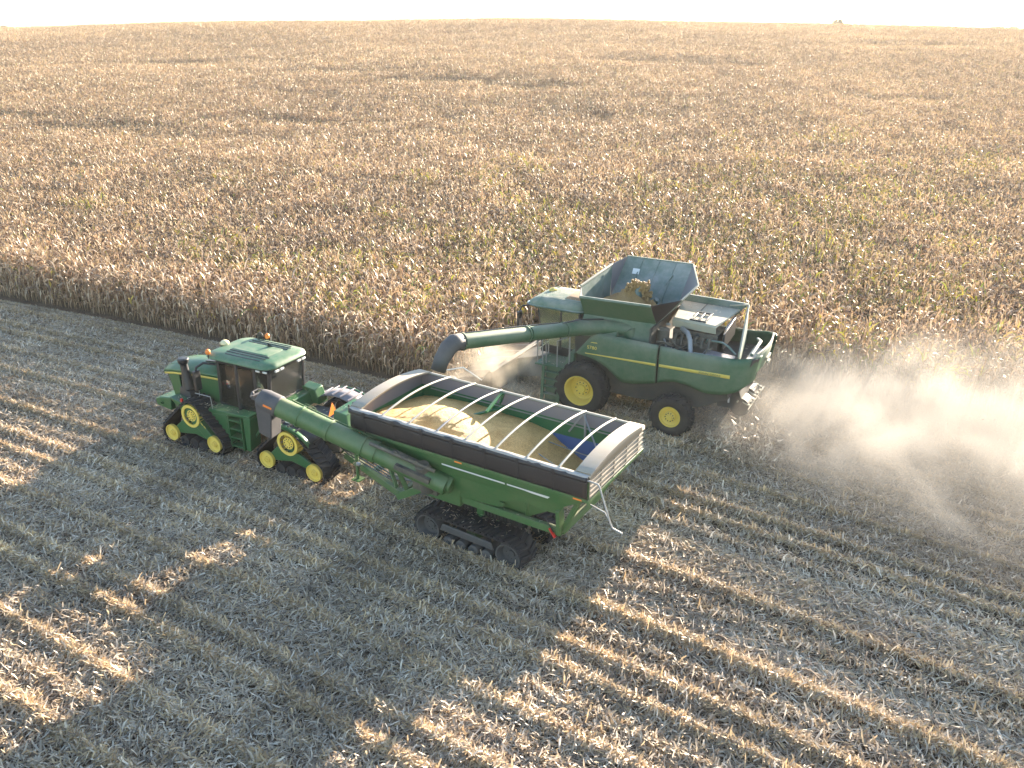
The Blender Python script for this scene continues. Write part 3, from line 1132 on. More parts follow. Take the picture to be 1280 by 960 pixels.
    rf = MB()
    out = []
    def rounded(x0, x1, y, z, rr):
        q = []
        for cx, cy, a0 in ((x1 - rr, y - rr, 0), (x0 + rr, y - rr, 90), (x0 + rr, -y + rr, 180), (x1 - rr, -y + rr, 270)):
            for k in range(7):
                a = R(a0 + 15 * k)
                q.append((cx + rr * math.cos(a), cy + rr * math.sin(a), z))
        return q
    rings = [rounded(-1.12, 1.62, .93, 3.16, .35), rounded(-1.18, 1.70, 1.0, 3.22, .4), rounded(-1.16, 1.66, .98, 3.30, .4), rounded(-1.02, 1.45, .86, 3.37, .38), rounded(-.7, 1.1, .6, 3.40, .3)]
    n = len(rings[0])
    vs = [p for r_ in rings for p in r_]
    fs = [(i * n + k, i * n + (k + 1) % n, (i + 1) * n + (k + 1) % n, (i + 1) * n + k) for i in range(len(rings) - 1) for k in range(n)]
    fs += [tuple(range(n))[::-1], tuple(range((len(rings) - 1) * n, len(rings) * n))]
    rf.add(vs, fs)
    roof = rf.build("roof", M['green_roof'], t, smooth=50)
    gv = MB()
    for y in (.74, .58, .43, -.43, -.58, -.74):
        x0, x1 = (-.72, .95) if abs(y) < .7 else (-.6, .85)
        gv.plate([(x0, y - .015, 3.412 if abs(y) < .62 else 3.392), (x1, y - .015, 3.412 if abs(y) < .62 else 3.392), (x1, y + .015, 3.410 if abs(y) < .62 else 3.388), (x0, y + .015, 3.410 if abs(y) < .62 else 3.388)], .02)
    gv.build("roof_groove", M['black'], roof)
    rib = MB()
    rib.hexa([(-.62, -.40, 3.39), (1.0, -.40, 3.39), (1.0, .40, 3.39), (-.62, .40, 3.39)], [(-.55, -.36, 3.43), (.93, -.36, 3.43), (.93, .36, 3.43), (-.55, .36, 3.43)])
    rib.build("roof_panel", M['green_roof'], roof, bevel=.03)
    lt = MB()
    for x in (-1.19, -1.19, 1.70):
        pass
    for y in (-.62, -.40, .40, .62):
        lt.box(-1.20, -1.14, y - .08, y + .08, 3.08, 3.15)
        lt.box(1.62, 1.68, y - .08, y + .08, 3.10, 3.16)
    for y in (.80, ):
        lt.box(-.72, -.56, .90, .94, 3.08, 3.14)
        lt.box(-1.0, -.84, .88, .93, 3.08, 3.14)
    lt.build("work_light", M['tin'], roof, bevel=.01)
    for x, y, zz in ((1.38, .98, 3.34), (.70, -1.02, 3.36)):
        bc = MB()
        bc.tube([(x, y, zz - .14), (x, y, zz)], .02, 8)
        bk = bc.build("beacon_stem", M['black'], roof)
        b2 = MB().ball((x, y, zz + .09), .085, .085, .10)
        b2.build("beacon", M['orange'], roof)
    gp = MB().lathe([(0, .001), (.0, .15), (.10, .14), (.10, .001)], (0, 0), 20)
    gp.v = [(x + 1.58, z + .05, y + 3.28) for x, y, z in gp.v]
    gps = gp.build("receiver_base", M['green'], roof, bevel=.02)
    gd = MB().ball((1.58, .05, 3.40), .15, .15, .11)
    gd.build("receiver_dome", M['cream'], gps)
    an = MB()
    an.lathe([(0, .001), (0, .13), (.04, .13), (.04, .001)], (0, 0), 16)
    an.v = [(.95 + x, -.98 + y, 3.44 + z) for x, y, z in an.v]
    an.build("round_mirror", M['black'], roof)
    an = MB()
    an.plate([(-.15, -.35, 3.42), (.05, -.35, 3.42), (.0, -.30, 3.55)], .03)
    an.build("antenna", M['black'], roof)
    for sd in (1, -1):
        m_ = MB()
        m_.tube([(1.30, .80 * sd, 2.95), (1.62, 1.02 * sd, 3.02), (1.78, 1.20 * sd, 2.90), (1.80, 1.22 * sd, 2.75)], .045, 8)
        m_.hexa([(1.74, 1.10 * sd, 2.10), (1.74, 1.34 * sd, 2.10), (1.84, 1.34 * sd, 2.10), (1.84, 1.10 * sd, 2.10)], [(1.74, 1.10 * sd, 2.78), (1.74, 1.34 * sd, 2.78), (1.86, 1.34 * sd, 2.78), (1.86, 1.10 * sd, 2.78)])
        m_.build("mirror", M['black'], t, bevel=.04)
        q = MB().tube([(2.3, .76 * sd, 2.0), (1.9, 1.15 * sd, 1.80), (1.80, 1.2 * sd, 2.1)], .012, 6)
        q.tube([(1.25, 1.25 * sd, 1.45), (1.25, 1.27 * sd, 1.98), (1.9, 1.30 * sd, 2.0)], .016, 6)
        q.build("handrail", M['steel'], t)
    # behind the cab: green housings, rear frame with fenders
    b = MB()
    b.hexa([(-.95, -.95, 1.45), (-.95, .92, 1.45), (-1.30, .92, 1.45), (-1.30, -.95, 1.45)], [(-.95, -.95, 1.95), (-.95, .90, 1.95), (-1.22, .90, 1.9), (-1.22, -.95, 1.9)])
    b.hexa([(-.55, .62, 1.5), (-.55, 1.10, 1.5), (-1.2, 1.05, 1.5), (-1.2, .62, 1.5)], [(-.45, .80, 1.98), (-.45, 1.0, 1.98), (-1.15, .95, 1.98), (-1.15, .80, 1.98)])
    b.hexa([(-.95, -.70, 1.5), (-.95, -1.15, 1.5), (-1.6, -1.15, 1.5), (-1.6, -.70, 1.5)], [(-.9, -.70, 2.05), (-.9, -1.10, 2.1), (-1.45, -1.10, 2.05), (-1.45, -.70, 2.0)])
    b.build("rear_housing", M['green'], t, bevel=.03)
    for sd in (1, -1):
        fn = []
        for k in range(9):
            u = k / 8
            a = R(150 - 130 * u)
            fn.append((-2.12 + 1.15 * math.cos(a) * 1.02, 1.02 + .84 * math.sin(a)))
        f_ = MB()
        f_.grid([[(x, .86 * sd, z), (x, 1.66 * sd, z)] for x, z in fn])
        fe = f_.build("fender", M['grey_in'] if sd < 0 else M['black'], t, solid=.03)  # far fender and ribs greyer than the near black: sunlit tone in the colour
        rb = MB()
        for x, z in fn[2:8]:
            rb.bar((x, .86 * sd, z + .03), (x, 1.66 * sd, z + .03), .06, .05)
        rb.build("fender_rib", M['grey_in'] if sd < 0 else M['black'], fe, bevel=.01)
        ed = MB()
        ed.grid([[(x, 1.60 * sd, z + .02), (x, 1.69 * sd, z - .0), (x, 1.69 * sd, z - .10)] for x, z in fn])
        ed.build("fender_edge", M['green'], fe, solid=.02)
        if sd > 0:
            hl = MB()
            for x, z in ((-2.6, 1.88), (-2.3, 1.90)):
                hl.box(x, x + .18, 1.40, 1.5, z, z + .07)
            hl.build("fender_light", M['tin'], fe, bevel=.01)
    b = MB()
    b.box(-1.6, -3.0, -.55, .55, .9, 1.45)
    b.hexa([(-1.5, -.80, 1.3), (-3.0, -.80, 1.3), (-3.0, .80, 1.3), (-1.5, .80, 1.3)], [(-1.6, -.60, 1.55), (-2.9, -.60, 1.55), (-2.9, .60, 1.55), (-1.6, .60, 1.55)])
    b.build("rear_frame", M['black'], t, bevel=.03)
    b = MB()
    b.hexa([(-2.95, -.60, 1.35), (-3.55, -.60, 1.35), (-3.55, .28, 1.35), (-2.95, .28, 1.35)], [(-2.9, -.95, 1.92), (-3.4, -.85, 1.85), (-3.4, .15, 1.85), (-2.9, .15, 1.92)])
    b.bar((-3.4, .35, 1.3), (-3.7, .40, .6), .14)
    b.bar((-3.4, -.40, 1.3), (-3.7, -.45, .6), .14)
    b.bar((-3.2, -.02, .72), (-4.15, -.02, .62), .20, .12)
    hb = b.build("hitch_frame", M['green'], t, bevel=.03)
    k = MB()
    for i in range(5):
        k.tube([(-3.45, -.5 + i * .17, 1.3), (-3.62, -.5 + i * .17, 1.15), (-3.95, -.40 + i * .12, .95), (-4.35, -.25 + i * .06, .80)], .018, 6)
    k.build("hydraulic_hose", M['black'], hb)
    k = MB()
    for i in range(3):
        k.tube([(-3.2 , -.70 + i * .22, 1.86), (-3.2, -.70 + i * .22, 2.02)], .03, 8)
    k.build("hydraulic_coupler", M['black'], hb)
    tl = MB()
    tl.ball((-3.42, -.65, 1.80), .09, .07, .07)
    tl.build("tail_light", M['orange'], t)
    s = MB()
    s.plate([(-2.62, -.32, 1.62), (-2.66, .14, 1.62), (-2.66, -.10, 2.05)], .02)
    s.build("slow_vehicle_sign", M['orange'], t)
    return t


make_tractor()


# ------------------------------------------------------------------ grain cart
def make_cart():
    P = HD * 10.0 + LF * -16.85
    t = thing("grain_cart", "green tracked grain cart with black rolled tarp and arched bows, heaped with corn", "grain cart", P, ROT - R(2.86))
    X0, X1, Y, ZR = -3.68, 3.43, 1.53, 3.75
    # tank shell, outside: upright top band, slope, side wall, floor; hopper ends slope in
    def ring(x, k):
        prof = [(1.50, ZR - .02), (1.50, 3.14), (1.36, 2.66), (1.02, 1.88), (.70, 1.45)]
        q = prof[k]
        return q
    levels = [(ZR - .03, 1.50, X0 + .02, X1 - .02), (3.10, 1.50, X0 + .02, X1 - .02), (2.62, 1.34, -2.95, 2.85), (1.90, 1.02, -1.95, 1.75), (1.45, .62, -1.1, 1.0)]
    def rings(lv):
        out = []
        for z, y, xa, xb in lv:
            out.append([(xb, -y, z), (xb, y, z), (xa, y, z), (xa, -y, z)])
        return out
    def shell(lv, floor=True):
        rr = rings(lv)
        mb = MB()
        vs = [p for r_ in rr for p in r_]
        fs = [(i * 4 + k, i * 4 + (k + 1) % 4, (i + 1) * 4 + (k + 1) % 4, (i + 1) * 4 + k) for i in range(len(rr) - 1) for k in range(4)]
        if floor: fs.append(tuple(range((len(rr) - 1) * 4, len(rr) * 4)))
        return mb.add(vs, fs)
    tank = shell(levels).build("tank", M['green_cart'], t, smooth=20)
    ins = lambda d: [(z, y - d, xa + d, xb - d) for z, y, xa, xb in levels]
    up = ins(.05)
    g = shell([up[0], (3.36, up[0][1], up[0][2], up[0][3])], False)
    g.build("tank_wall", M['grey_in'], tank, smooth=20)  # grey band: the wall's reflection is put into its colour
    mid = up[2]
    g = shell([(3.36, up[0][1] - .002, up[0][2], up[0][3]), up[1], mid], False)
    g.build("tank_slope", M['green_in'], tank, smooth=20)
    g = shell([mid, up[2], up[3], up[4]])
    g.build("tank_bottom", M['blue'], tank, smooth=20)
    bl = MB()
    bl.plate([(-2.70, -1.28, 2.63), (-.2, -1.28, 2.63), (-.5, -1.375, 2.95), (-3.2, -1.385, 3.00)], .012)
    bl.plate([(X0 + .2, -1.36, 3.02), (X0 + .2, 1.36, 3.02), (-2.78, 1.22, 2.62), (-2.78, -1.22, 2.62)], .02)
    bl.build("liner_sheet", M['blue'], tank)
    # rim, side flaps and pinstripes
    m = MB()
    for sd in (1, -1):
        m.bar((X0, 1.51 * sd, ZR - .01), (X1, 1.51 * sd, ZR - .01), .05, .06)
    for x in (X0, X1):
        m.bar((x, -1.51, ZR - .02), (x, 1.51, ZR - .02), .06, .06)
    m.build("rim", M['bow'], tank, bevel=.01)
    m = MB()
    m.prism([(X0 - .02, 3.02), (X0 - .02, 3.12), (X0 + .04, 3.12), (X0 + .04, 3.02)], -1.55, 1.55)
    m.prism([(X1 - .04, 3.02), (X1 - .04, 3.12), (X1 + .02, 3.12), (X1 + .02, 3.02)], -1.55, 1.55)
    for sd in (1, -1):
        m.bar((X0 + .041, 1.53 * sd, 3.09), (X1 - .041, 1.53 * sd, 3.09), .05, .09)
    m.build("tank_band", M['green_cart'], tank, bevel=.01)
    m = MB()
    for i in range(4):
        x = X0 + .0
        m.bar((X0 - .01, -1.48, 3.2 + i * .13), (X0 - .01, 1.48, 3.2 + i * .13), .03, .025)
    for y in (-1.2, -.5, .2, .9):
        m.box(X0 - .02, X0 + .01, y - .02, y + .02, 3.13, 3.7)
    m.build("rear_rib", M['cap'], tank)
    m = MB()
    m.plate([(X0 + .012, -1.46, 3.13), (X0 + .012, 1.46, 3.13), (X0 + .012, 1.46, 3.72), (X0 + .012, -1.46, 3.72)], .012)
    m.build("rear_panel", M['cap'], tank)  # green rear face washed pale: sun glare put into its beige
    for sd in (1, -1):
        s = MB()
        # stripe on the slope below the tarp, near (1.43, 2.9)
        def sp(x, z):
            y = 1.50 - (3.10 - z) / (3.10 - 2.62) * (1.50 - 1.34)
            return (x, (y + .022) * sd, z)
        s.plate([sp(.55, 2.83), sp(-1.35, 2.83), sp(-1.35, 2.785), sp(.55, 2.785)], .008)
        s.plate([sp(-1.42, 2.83), sp(-2.62, 2.83), sp(-2.55, 2.76), sp(-2.1, 2.77), sp(-1.9, 2.79), sp(-1.42, 2.79)], .008)
        s.build("side_stripe", M['white'], tank)
        r_ = MB()
        for x in (3.2, 0.05, -3.3):
            r_.plate([(x, 1.508 * sd + .05 * sd, 3.105), (x - .22, 1.508 * sd + .05 * sd, 3.105), (x - .22, 1.508 * sd + .05 * sd, 3.065), (x, 1.508 * sd + .05 * sd, 3.065)], .006)
        r_.build("side_reflector", M['orange'], tank)
    # lower side sheet with its opening, and chute side
    for sd in (1, -1):
        s = MB()
        ya, yb = 1.30, 1.10
        def q(x, z):
            return (x, (yb + (z - 1.75) / (2.62 - 1.75) * (ya - yb)) * sd, z)
        for poly in ([q(.45, 2.62), q(-1.0, 2.62), q(-1.0, 1.90), q(.30, 1.78)],
                     [q(-1.0, 2.62), q(-2.0, 2.62), q(-1.85, 2.36), q(-1.0, 2.10)],
                     [q(-2.0, 2.62), q(-2.95, 2.62), q(-2.72, 2.30), q(-2.35, 2.28), q(-1.85, 2.36)],
                     [q(-1.0, 2.10), q(-1.0, 1.90), q(-1.12, 1.95), q(-1.2, 2.05)]):
            s.plate(poly, .03)
        s.build("side_sheet", M['green_cart'], t, bevel=.005)
        d = MB()
        d.bar((-1.75, .95 * sd, 1.78), (-1.95, 1.18 * sd, 2.36), .16, .05)
        d.build("side_brace", M['green_cart'], t)
    # frame rails, rear posts, cross members, axle
    f = MB()
    for sd in (1, -1):
        f.bar((1.4, .98 * sd, 1.66), (-2.78, 1.08 * sd, 1.72), .13, .20)
        f.bar((-2.75, 1.08 * sd, 1.70), (-2.78, 1.22 * sd, 2.45), .26, .10)
        f.bar((-2.80, 1.05 * sd, 1.75), (-3.35, 1.22 * sd, 2.95), .10, .12)
        f.bar((1.4, .98 * sd, 1.66), (2.55, .88 * sd, .95), .14, .20)
        f.bar((2.2, .85 * sd, 1.2), (2.6, 1.2 * sd, 2.7), .12, .12)
        f.bar((1.1, .95 * sd, 1.7), (1.2, 1.1 * sd, 2.3), .12, .12)
    f.bar((-2.78, -1.05, 1.74), (-2.78, 1.05, 1.74), .12, .2)
    f.bar((1.3, -.95, 1.64), (1.3, .95, 1.64), .12, .2)
    f.bar((.05, -.9, .5), (.05, .9, .5), .3, .25)
    f.bar((-2.78, -1.0, 1.8), (-3.3, .9, 2.9), .06, .06)
    f.bar((.05, -.32, 1.6), (.05, -.32, .7), .3, .2)
    f.bar((.05, .32, 1.6), (.05, .32, .7), .3, .2)
    f.build("frame", M['green_cart'], t, bevel=.012)
    # tongue
    f = MB()
    f.bar((2.5, .80, 1.0), (5.9, -.62, .66), .16, .22)
    f.bar((2.5, -.92, 1.0), (5.9, -.82, .66), .16, .22)
    f.bar((2.5, -.95, 1.0), (2.5, .85, 1.0), .16, .22)
    f.bar((4.2, .1, .84), (4.2, -.86, .84), .12, .16)
    f.bar((5.75, -.72, .66), (6.55, -.90, .62), .16, .12)
    f.bar((2.6, .85, 1.2), (3.3, .45, 1.9), .10, .10)
    tg = f.build("tongue", M['green_cart'], t, bevel=.015)
    j = MB()
    j.tube([(4.9, -.05, .35), (4.9, -.05, 1.25)], .055, 10)
    j.box(4.75, 5.05, -.2, .10, .33, .37)
    j.build("jack", M['green_cart'], tg)
    j = MB()
    for i in range(3):
        j.tube([(6.5, -.8, .85), (5.5, -.55 + .1 * i, .90), (4.6, -.25 + .12 * i, 1.0), (3.2, .3 + .1 * i, 1.15), (2.0, .7, 1.5)], .022, 6)
    j.build("hose", M['black'], tg)
    j = MB()
    j.box(4.62, 4.76, .06, .16, .95, 1.05)
    j.build("valve_block", M['steel'], tg, bevel=.02)
    # tracks
    for sd in (1, -1):
        yo = 1.13 * sd
        ya, yb = sorted((yo, yo - .74 * sd))
        w = MB()
        w.prism([(.95, .52), (.85, .74), (-.72, .68), (-.80, .46)], yo - .07 * sd if sd > 0 else yo + .01, yo - .01 if sd > 0 else yo + .07)
        unit = w.build("track_unit", M['track_wheel'], t, bevel=.03)
        belt([(1.34, .47, .40), (-1.24, .44, .38)], ya, yb, .045, .05, .18).build("belt", M['rubber'], unit, smooth=30)
        for x, z, r_ in ((1.34, .47, .385), (-1.24, .44, .37)):
            w = MB()
            w.lathe([(yo - .5 * sd, r_), (yo + .01 * sd, r_), (yo + .01 * sd, r_ * .90), (yo - .03 * sd, r_ * .84), (yo - .20 * sd, r_ * .72), (yo - .22 * sd, r_ * .3), (yo - .17 * sd, r_ * .26), (yo - .17 * sd, .001)], (x, z), 36)
            for k in range(8):
                a = 2 * PI * k / 8
                w.lathe([(yo - .22 * sd, .02), (yo - .195 * sd, .02), (yo - .195 * sd, .001)], (x + r_ * .45 * math.cos(a), z + r_ * .45 * math.sin(a)), 6)
            w.build("idler_wheel", M['track_wheel'], unit, smooth=35)
        w = MB()
        for x in (.68, .27, -.14, -.55):
            w.lathe([(ya + .05, .001), (ya + .05, .165), (yb - .03, .165), (yb - .01, .14), (yb - .01, .07), (yb + .02, .06), (yb + .02, .001)] if sd > 0 else [(yb - .05, .001), (yb - .05, .165), (ya + .03, .165), (ya + .01, .14), (ya + .01, .07), (ya - .02, .06), (ya - .02, .001)], (x, .215), 22)
        w.build("roller", M['track_wheel'], unit, smooth=35)
        w = MB()
        n_ = 22
        for k in range(n_):
            x = 1.25 - k * 2.4 / n_
            w.box(x - .02, x + .02, min(yo - .74 * sd, yo - .80 * sd), max(yo - .74 * sd, yo - .80 * sd), .92, 1.22)
        w.box(-1.2, 1.3, min(yo - .80 * sd, yo - .86 * sd), max(yo - .80 * sd, yo - .86 * sd), .86, 1.28)
        w.build("mud_shield", M['rubber'], unit)
    # tarp rolled down on the left side, bows, end caps, cross bracing
    tp = MB()
    rows = []
    n_ = 50
    rg = random.Random(8)
    for k in range(n_ + 1):
        x = X0 + .01 + (X1 - X0 - .02) * k / n_
        wv = .012 * math.sin(k * .9) + rg.uniform(-.008, .008)
        rows.append([(x, 1.56, 3.155), (x, 1.592 + wv, 3.22), (x, 1.60 + wv * .6, 3.40), (x, 1.598 - wv, 3.56), (x, 1.595, 3.60)])
    tp.grid(rows)
    tarp = tp.build("tarp", M['black_tarp'], t, smooth=180, solid=.012)
    tp = MB()
    tp.tube([(X0 + .0 + (X1 - X0) * k / n_, 1.585 + rg.uniform(-.008, .008), 3.675 + rg.uniform(-.008, .008)) for k in range(n_ + 1)], .075, 12)
    tp.build("tarp_roll", M['black_tarp'], tarp, smooth=60)
    tp = MB()
    rows = []
    for k in range(n_ + 1):
        x = X0 + (X1 - X0) * k / n_
        wv = .022 * math.sin(k * 1.1) + rg.uniform(-.012, .012)
        rows.append([(x, 1.625 + wv * .3, 3.735 + wv * .3), (x, 1.58 + wv, 3.762), (x, 1.53 + wv, 3.765), (x, 1.50 + wv * .5, 3.75)])
    tp.grid(rows)
    tp.build("tarp_edge", M['tarp_edge'], tarp, smooth=180, solid=.01)
    tp = MB()
    for x in (2.9, 1.93, 1.0, .05, -.9, -1.85, -2.8):
        tp.box(x - .04, x + .04, 1.66, 1.668, 3.58, 3.76)
        tp.box(x - .012, x + .012, 1.613, 1.618, 3.16, 3.60)
    tp.build("tarp_strap", M['black'], tarp)
    def arc(x, rise=.15, n=14, w=1.50, z0=ZR + .02):
        return [(x, -w + 2 * w * k / n, z0 + rise * (1 - (-1 + 2 * k / n) ** 2)) for k in range(n + 1)]
    for i, x in enumerate((2.36, 1.48, .60, -.28, -1.16, -2.03, -2.90)):
        b = MB().tube(arc(x), .030, 8)
        b.build("bow", M['steel'] if i == 2 else M['bow'], t, smooth=60)
    for xa, xb in ((X0 - .03, X0 + .36), (X1 - .34, X1 + .03)):
        lo, hi = min(xa, xb), max(xa, xb)
        c = MB()
        inner = hi if lo < 0 else lo
        c.grid([[(lo, p[1], p[2] + .02), (hi, p[1], p[2] + .02)] for p in arc(0, .16)])
        outer = lo if lo < 0 else hi
        c.grid([[(outer, p[1], p[2] + .02), (outer, p[1], ZR - .06)] for p in arc(0, .16)])
        c.grid([[(inner, p[1], p[2] + .02), (inner, p[1], p[2] - .03)] for p in arc(0, .16)])
        c.build("end_cap", M['cap'], t, smooth=40, solid=.015)
    cb = MB()
    cb.bar((.55, -1.46, 3.72), (.35, -.35, 3.62), .07, .05)
    cb.bar((.35, -1.46, 3.35), (1.05, -.10, 3.35), .07, .05)
    cb.bar((.60, -1.45, 3.40), (.48, -1.45, 3.72), .10, .05)
    cb.build("cross_brace", M['green_in'], t)
    cb = MB()
    cb.bar((-2.0, -1.45, 3.70), (-3.0, -.6, 2.90), .035)
    cb.bar((-2.0, -1.45, 3.72), (-1.6, -1.42, 3.10), .05)
    cb.bar((-2.05, -1.45, 3.72), (-2.1, -1.40, 2.9), .05)
    cb.bar((X1 - .4, -1.44, 3.30), (X0 + .1, -1.44, 3.30), .03)
    cb.bar((X1 - .4, -1.36, 2.86), (X0 + .3, -1.36, 2.86), .025)
    cb.bar((.5, -1.2, 2.9), (-3.1, -.6, 2.95), .02)
    cb.bar((.2, -.9, 2.95), (-3.3, .9, 3.05), .02)
    cb.build("tank_stay", M['steel'], t)
    # unloading auger on the front left corner
    A0, A1 = Vector((.55, 1.38, 2.20)), Vector((5.55, 2.52, 3.80))
    d = (A1 - A0).normalized()
    a = MB()
    a.tube([A0 - d * .1, A0 + d * 2.1], .265, 24)
    a.tube([A0 + d * 1.95, A0 + d * 2.08, A0 + d * 2.14, A0 + d * 5.0], [.30, .30, .275, .275], 24)
    aug = a.build("auger_tube", M['green_cart'], t, smooth=35)
    a = MB()
    side = d.cross(Vector((0, 0, 1))).normalized()
    upv = side.cross(d).normalized()
    for q in (2.35, 3.4, 4.3, 5.0):
        c = A0 + d * q
        a.tube([c - d * .03, c + d * .03], .30, 24)
    a.bar(A0 + d * 2.2 + upv * .235 - side * -.20, A0 + d * 4.75 + upv * .235 + side * .20, .03, .03)
    a.tube([A0 + d * 4.35 + upv * .29 + side * .1, A0 + d * 4.3 + upv * .36 + side * .14, A0 + d * 4.0 + upv * .36 + side * .14, A0 + d * 3.95 + upv * .29 + side * .1], .015, 6)
    a.build("auger_trim", M['green_cart'], aug, bevel=.004)
    a = MB()
    c0 = A0 + d * 4.95
    a.tube([c0, c0 + d * .45, c0 + d * .62], [.305, .305, .27], 20)
    a.hexa([c0 + d * .1 - side * .27 - upv * .05, c0 + d * .1 + side * .27 - upv * .05, c0 + d * .66 + side * .27 + upv * .1, c0 + d * .66 - side * .27 + upv * .1],
           [c0 + d * .25 - side * .24 + Vector((0, 0, -.98)), c0 + d * .25 + side * .24 + Vector((0, 0, -.98)), c0 + d * .62 + side * .24 + Vector((.02, 0, -.95)), c0 + d * .62 - side * .24 + Vector((.02, 0, -.95))])
    spt = a.build("spout", M['spout'], aug, bevel=.03, smooth=40)
    a = MB()
    cc = c0 + d * .25 - side * -.30
    for sg in (1, -1):
        c = c0 + d * .22 + side * .305 * sg
        a.plate([c - d * .14 + upv * .025 + upv * .05, c + d * .12 + upv * .025 + upv * .05, c + d * .12 - upv * .03 + upv * .05, c - d * .14 - upv * .03 + upv * .05], .012)
    a.build("spout_reflector", M['orange'], spt)
    a = MB()
    c = c0 + d * .66
    a.box(c.x - .02, c.x + .08, c.y - .2, c.y + .2, c.z + .0, c.z + .12)
    a.tube([c + Vector((.05, -.25, .1)), c + Vector((.12, -.1, .18)), c + Vector((.12, .1, .18)), c + Vector((.05, .25, .1))], .02, 6)
    a.ball((c.x + .1, c.y + .12, c.z + .14), .05, .05, .05)
    a.build("spout_light", M['spout'], spt)
    # hinge machinery at the auger's foot
    a = MB()
    c = A0 + d * .45
    a.box(.75, 1.55, 1.10, 1.42, 1.78, 2.05)
    a.bar(A0 + d * .2 + Vector((0, .30, .12)), A0 + d * 1.2 + Vector((0, .32, .12)), .13, .13)
    a.bar(A0 + d * .3 + Vector((0, .10, .34)), A0 + d * 1.4 + Vector((0, .10, .34)), .12, .12)
    a.tube([A0 + d * .55 + Vector((0, -.1, -.5)), A0 + d * .55 + Vector((0, .1, .35))], .19, 14)
    a.tube([A0 + d * .1 + Vector((0, .2, .42)), A0 + d * 2.0 + Vector((0, .22, .36))], .05, 10)
    for i in range(4):
        a.tube([A0 + d * (.2 + .3 * i) + Vector((0, .1, .3)), A0 + d * (.3 + .3 * i) + Vector((0, .25, .5)), A0 + d * (.5 + .3 * i) + Vector((0, .2, .35))], .02, 6)
    a.build("auger_hinge", M['engine'], t, bevel=.01)
    a = MB()
    a.tube([(.35, 1.25, 2.16), (1.1, 1.40, 2.36)], .24, 20)
    a.hexa([(.2, .7, 1.5), (1.4, .7, 1.5), (1.4, 1.15, 1.5), (.2, 1.15, 1.5)], [(.2, .9, 2.4), (1.2, .9, 2.5), (1.2, 1.2, 2.5), (.2, 1.2, 2.4)])
    a.build("auger_boot", M['green_cart'], t, bevel=.02)
    # tarp crank and flag at the rear
    a = MB()
    a.tube([(X0 + .0, 1.60, 3.68), (X0 - .26, 1.60, 3.66), (X0 - .30, 1.60, 3.60), (X0 - .62, 1.62, 2.75), (X0 - .68, 1.62, 2.66), (X0 - .92, 1.62, 2.60)], .022, 8)
    a.tube([(X0 - .02, 1.45, 2.99), (X0 - .42, 1.50, 2.93), (X0 - .62, 1.62, 2.75)], .014, 6)
    a.build("tarp_crank", M['steel'], t)
    a = MB()
    a.bar((-2.35, 1.16, 2.05), (-2.62, 1.20, 1.72), .02)
    fl = a.build("flag_stem", M['black'], t)
    a = MB().bar((-2.50, 1.19, 1.80), (-2.68, 1.22, 1.60), .075, .03)
    a.build("side_flag", M['red'], fl)
    # the load
    def load(x, y):
        dx, dy = x - 1.25, y - .35
        dd = math.sqrt(dx * dx + (1.35 * dy) ** 2 + .35)
        z = 3.76 - .235 * dd - .16 * max(0, -1.0 - x) * (1 + .5 * max(0, .6 - y))
        z -= .04 * math.exp(-((x - .45) / .5) ** 2) * (1 if y < 1 else .5)
        z += .05 * math.sin(x * 2.3 + y) * math.sin(y * 2.1)
        return min(z, 3.6)
    gm = MB()
    nx, ny = 150, 68
    rows = []
    for i in range(nx + 1):
        x = -3.3 + (X1 - .06 + 3.3) * i / nx
        rows.append([(x, -1.44 + 2.88 * j / ny, load(x, -1.44 + 2.88 * j / ny) + rg.gauss(0, .0025) + .006 * math.sin(x * 11 + 3 * math.sin(j * .3)) * math.sin(j * .41 + x * 5)) for j in range(ny + 1)])
    gm.grid(rows)
    # keep it within the sloping tank: cut what pokes through the hopper slopes
    keep = []
    for q in gm.f:
        c = [sum(gm.v[i][k] for i in q) / 4 for k in range(3)]
        z = c[2]
        if z >= 3.10: yl, xa, xb = 1.45, X0 + .05, X1 - .04
        elif z >= 2.62:
            u = (3.10 - z) / .48
            yl, xa, xb = 1.45 - .16 * u, X0 + .05 + .73 * u, X1 - .04 - .58 * u
        else:
            u = (2.62 - z) / .72
            yl, xa, xb = 1.29 - .32 * u, -2.90 + 1.0 * u, 2.8 - 1.1 * u
        if abs(c[1]) <= yl + .012 and xa - .02 <= c[0] <= xb + .02: keep.append(q)
    gm.f = keep
    gr = gm.build("corn_grain", M['grain'], None, smooth=180)
    gr.location = P
    gr.rotation_euler = (0, 0, ROT - R(2.86))
    tag(gr, "golden heap of shelled corn filling the grain cart", "grain", kind='stuff')
    return t


make_cart()


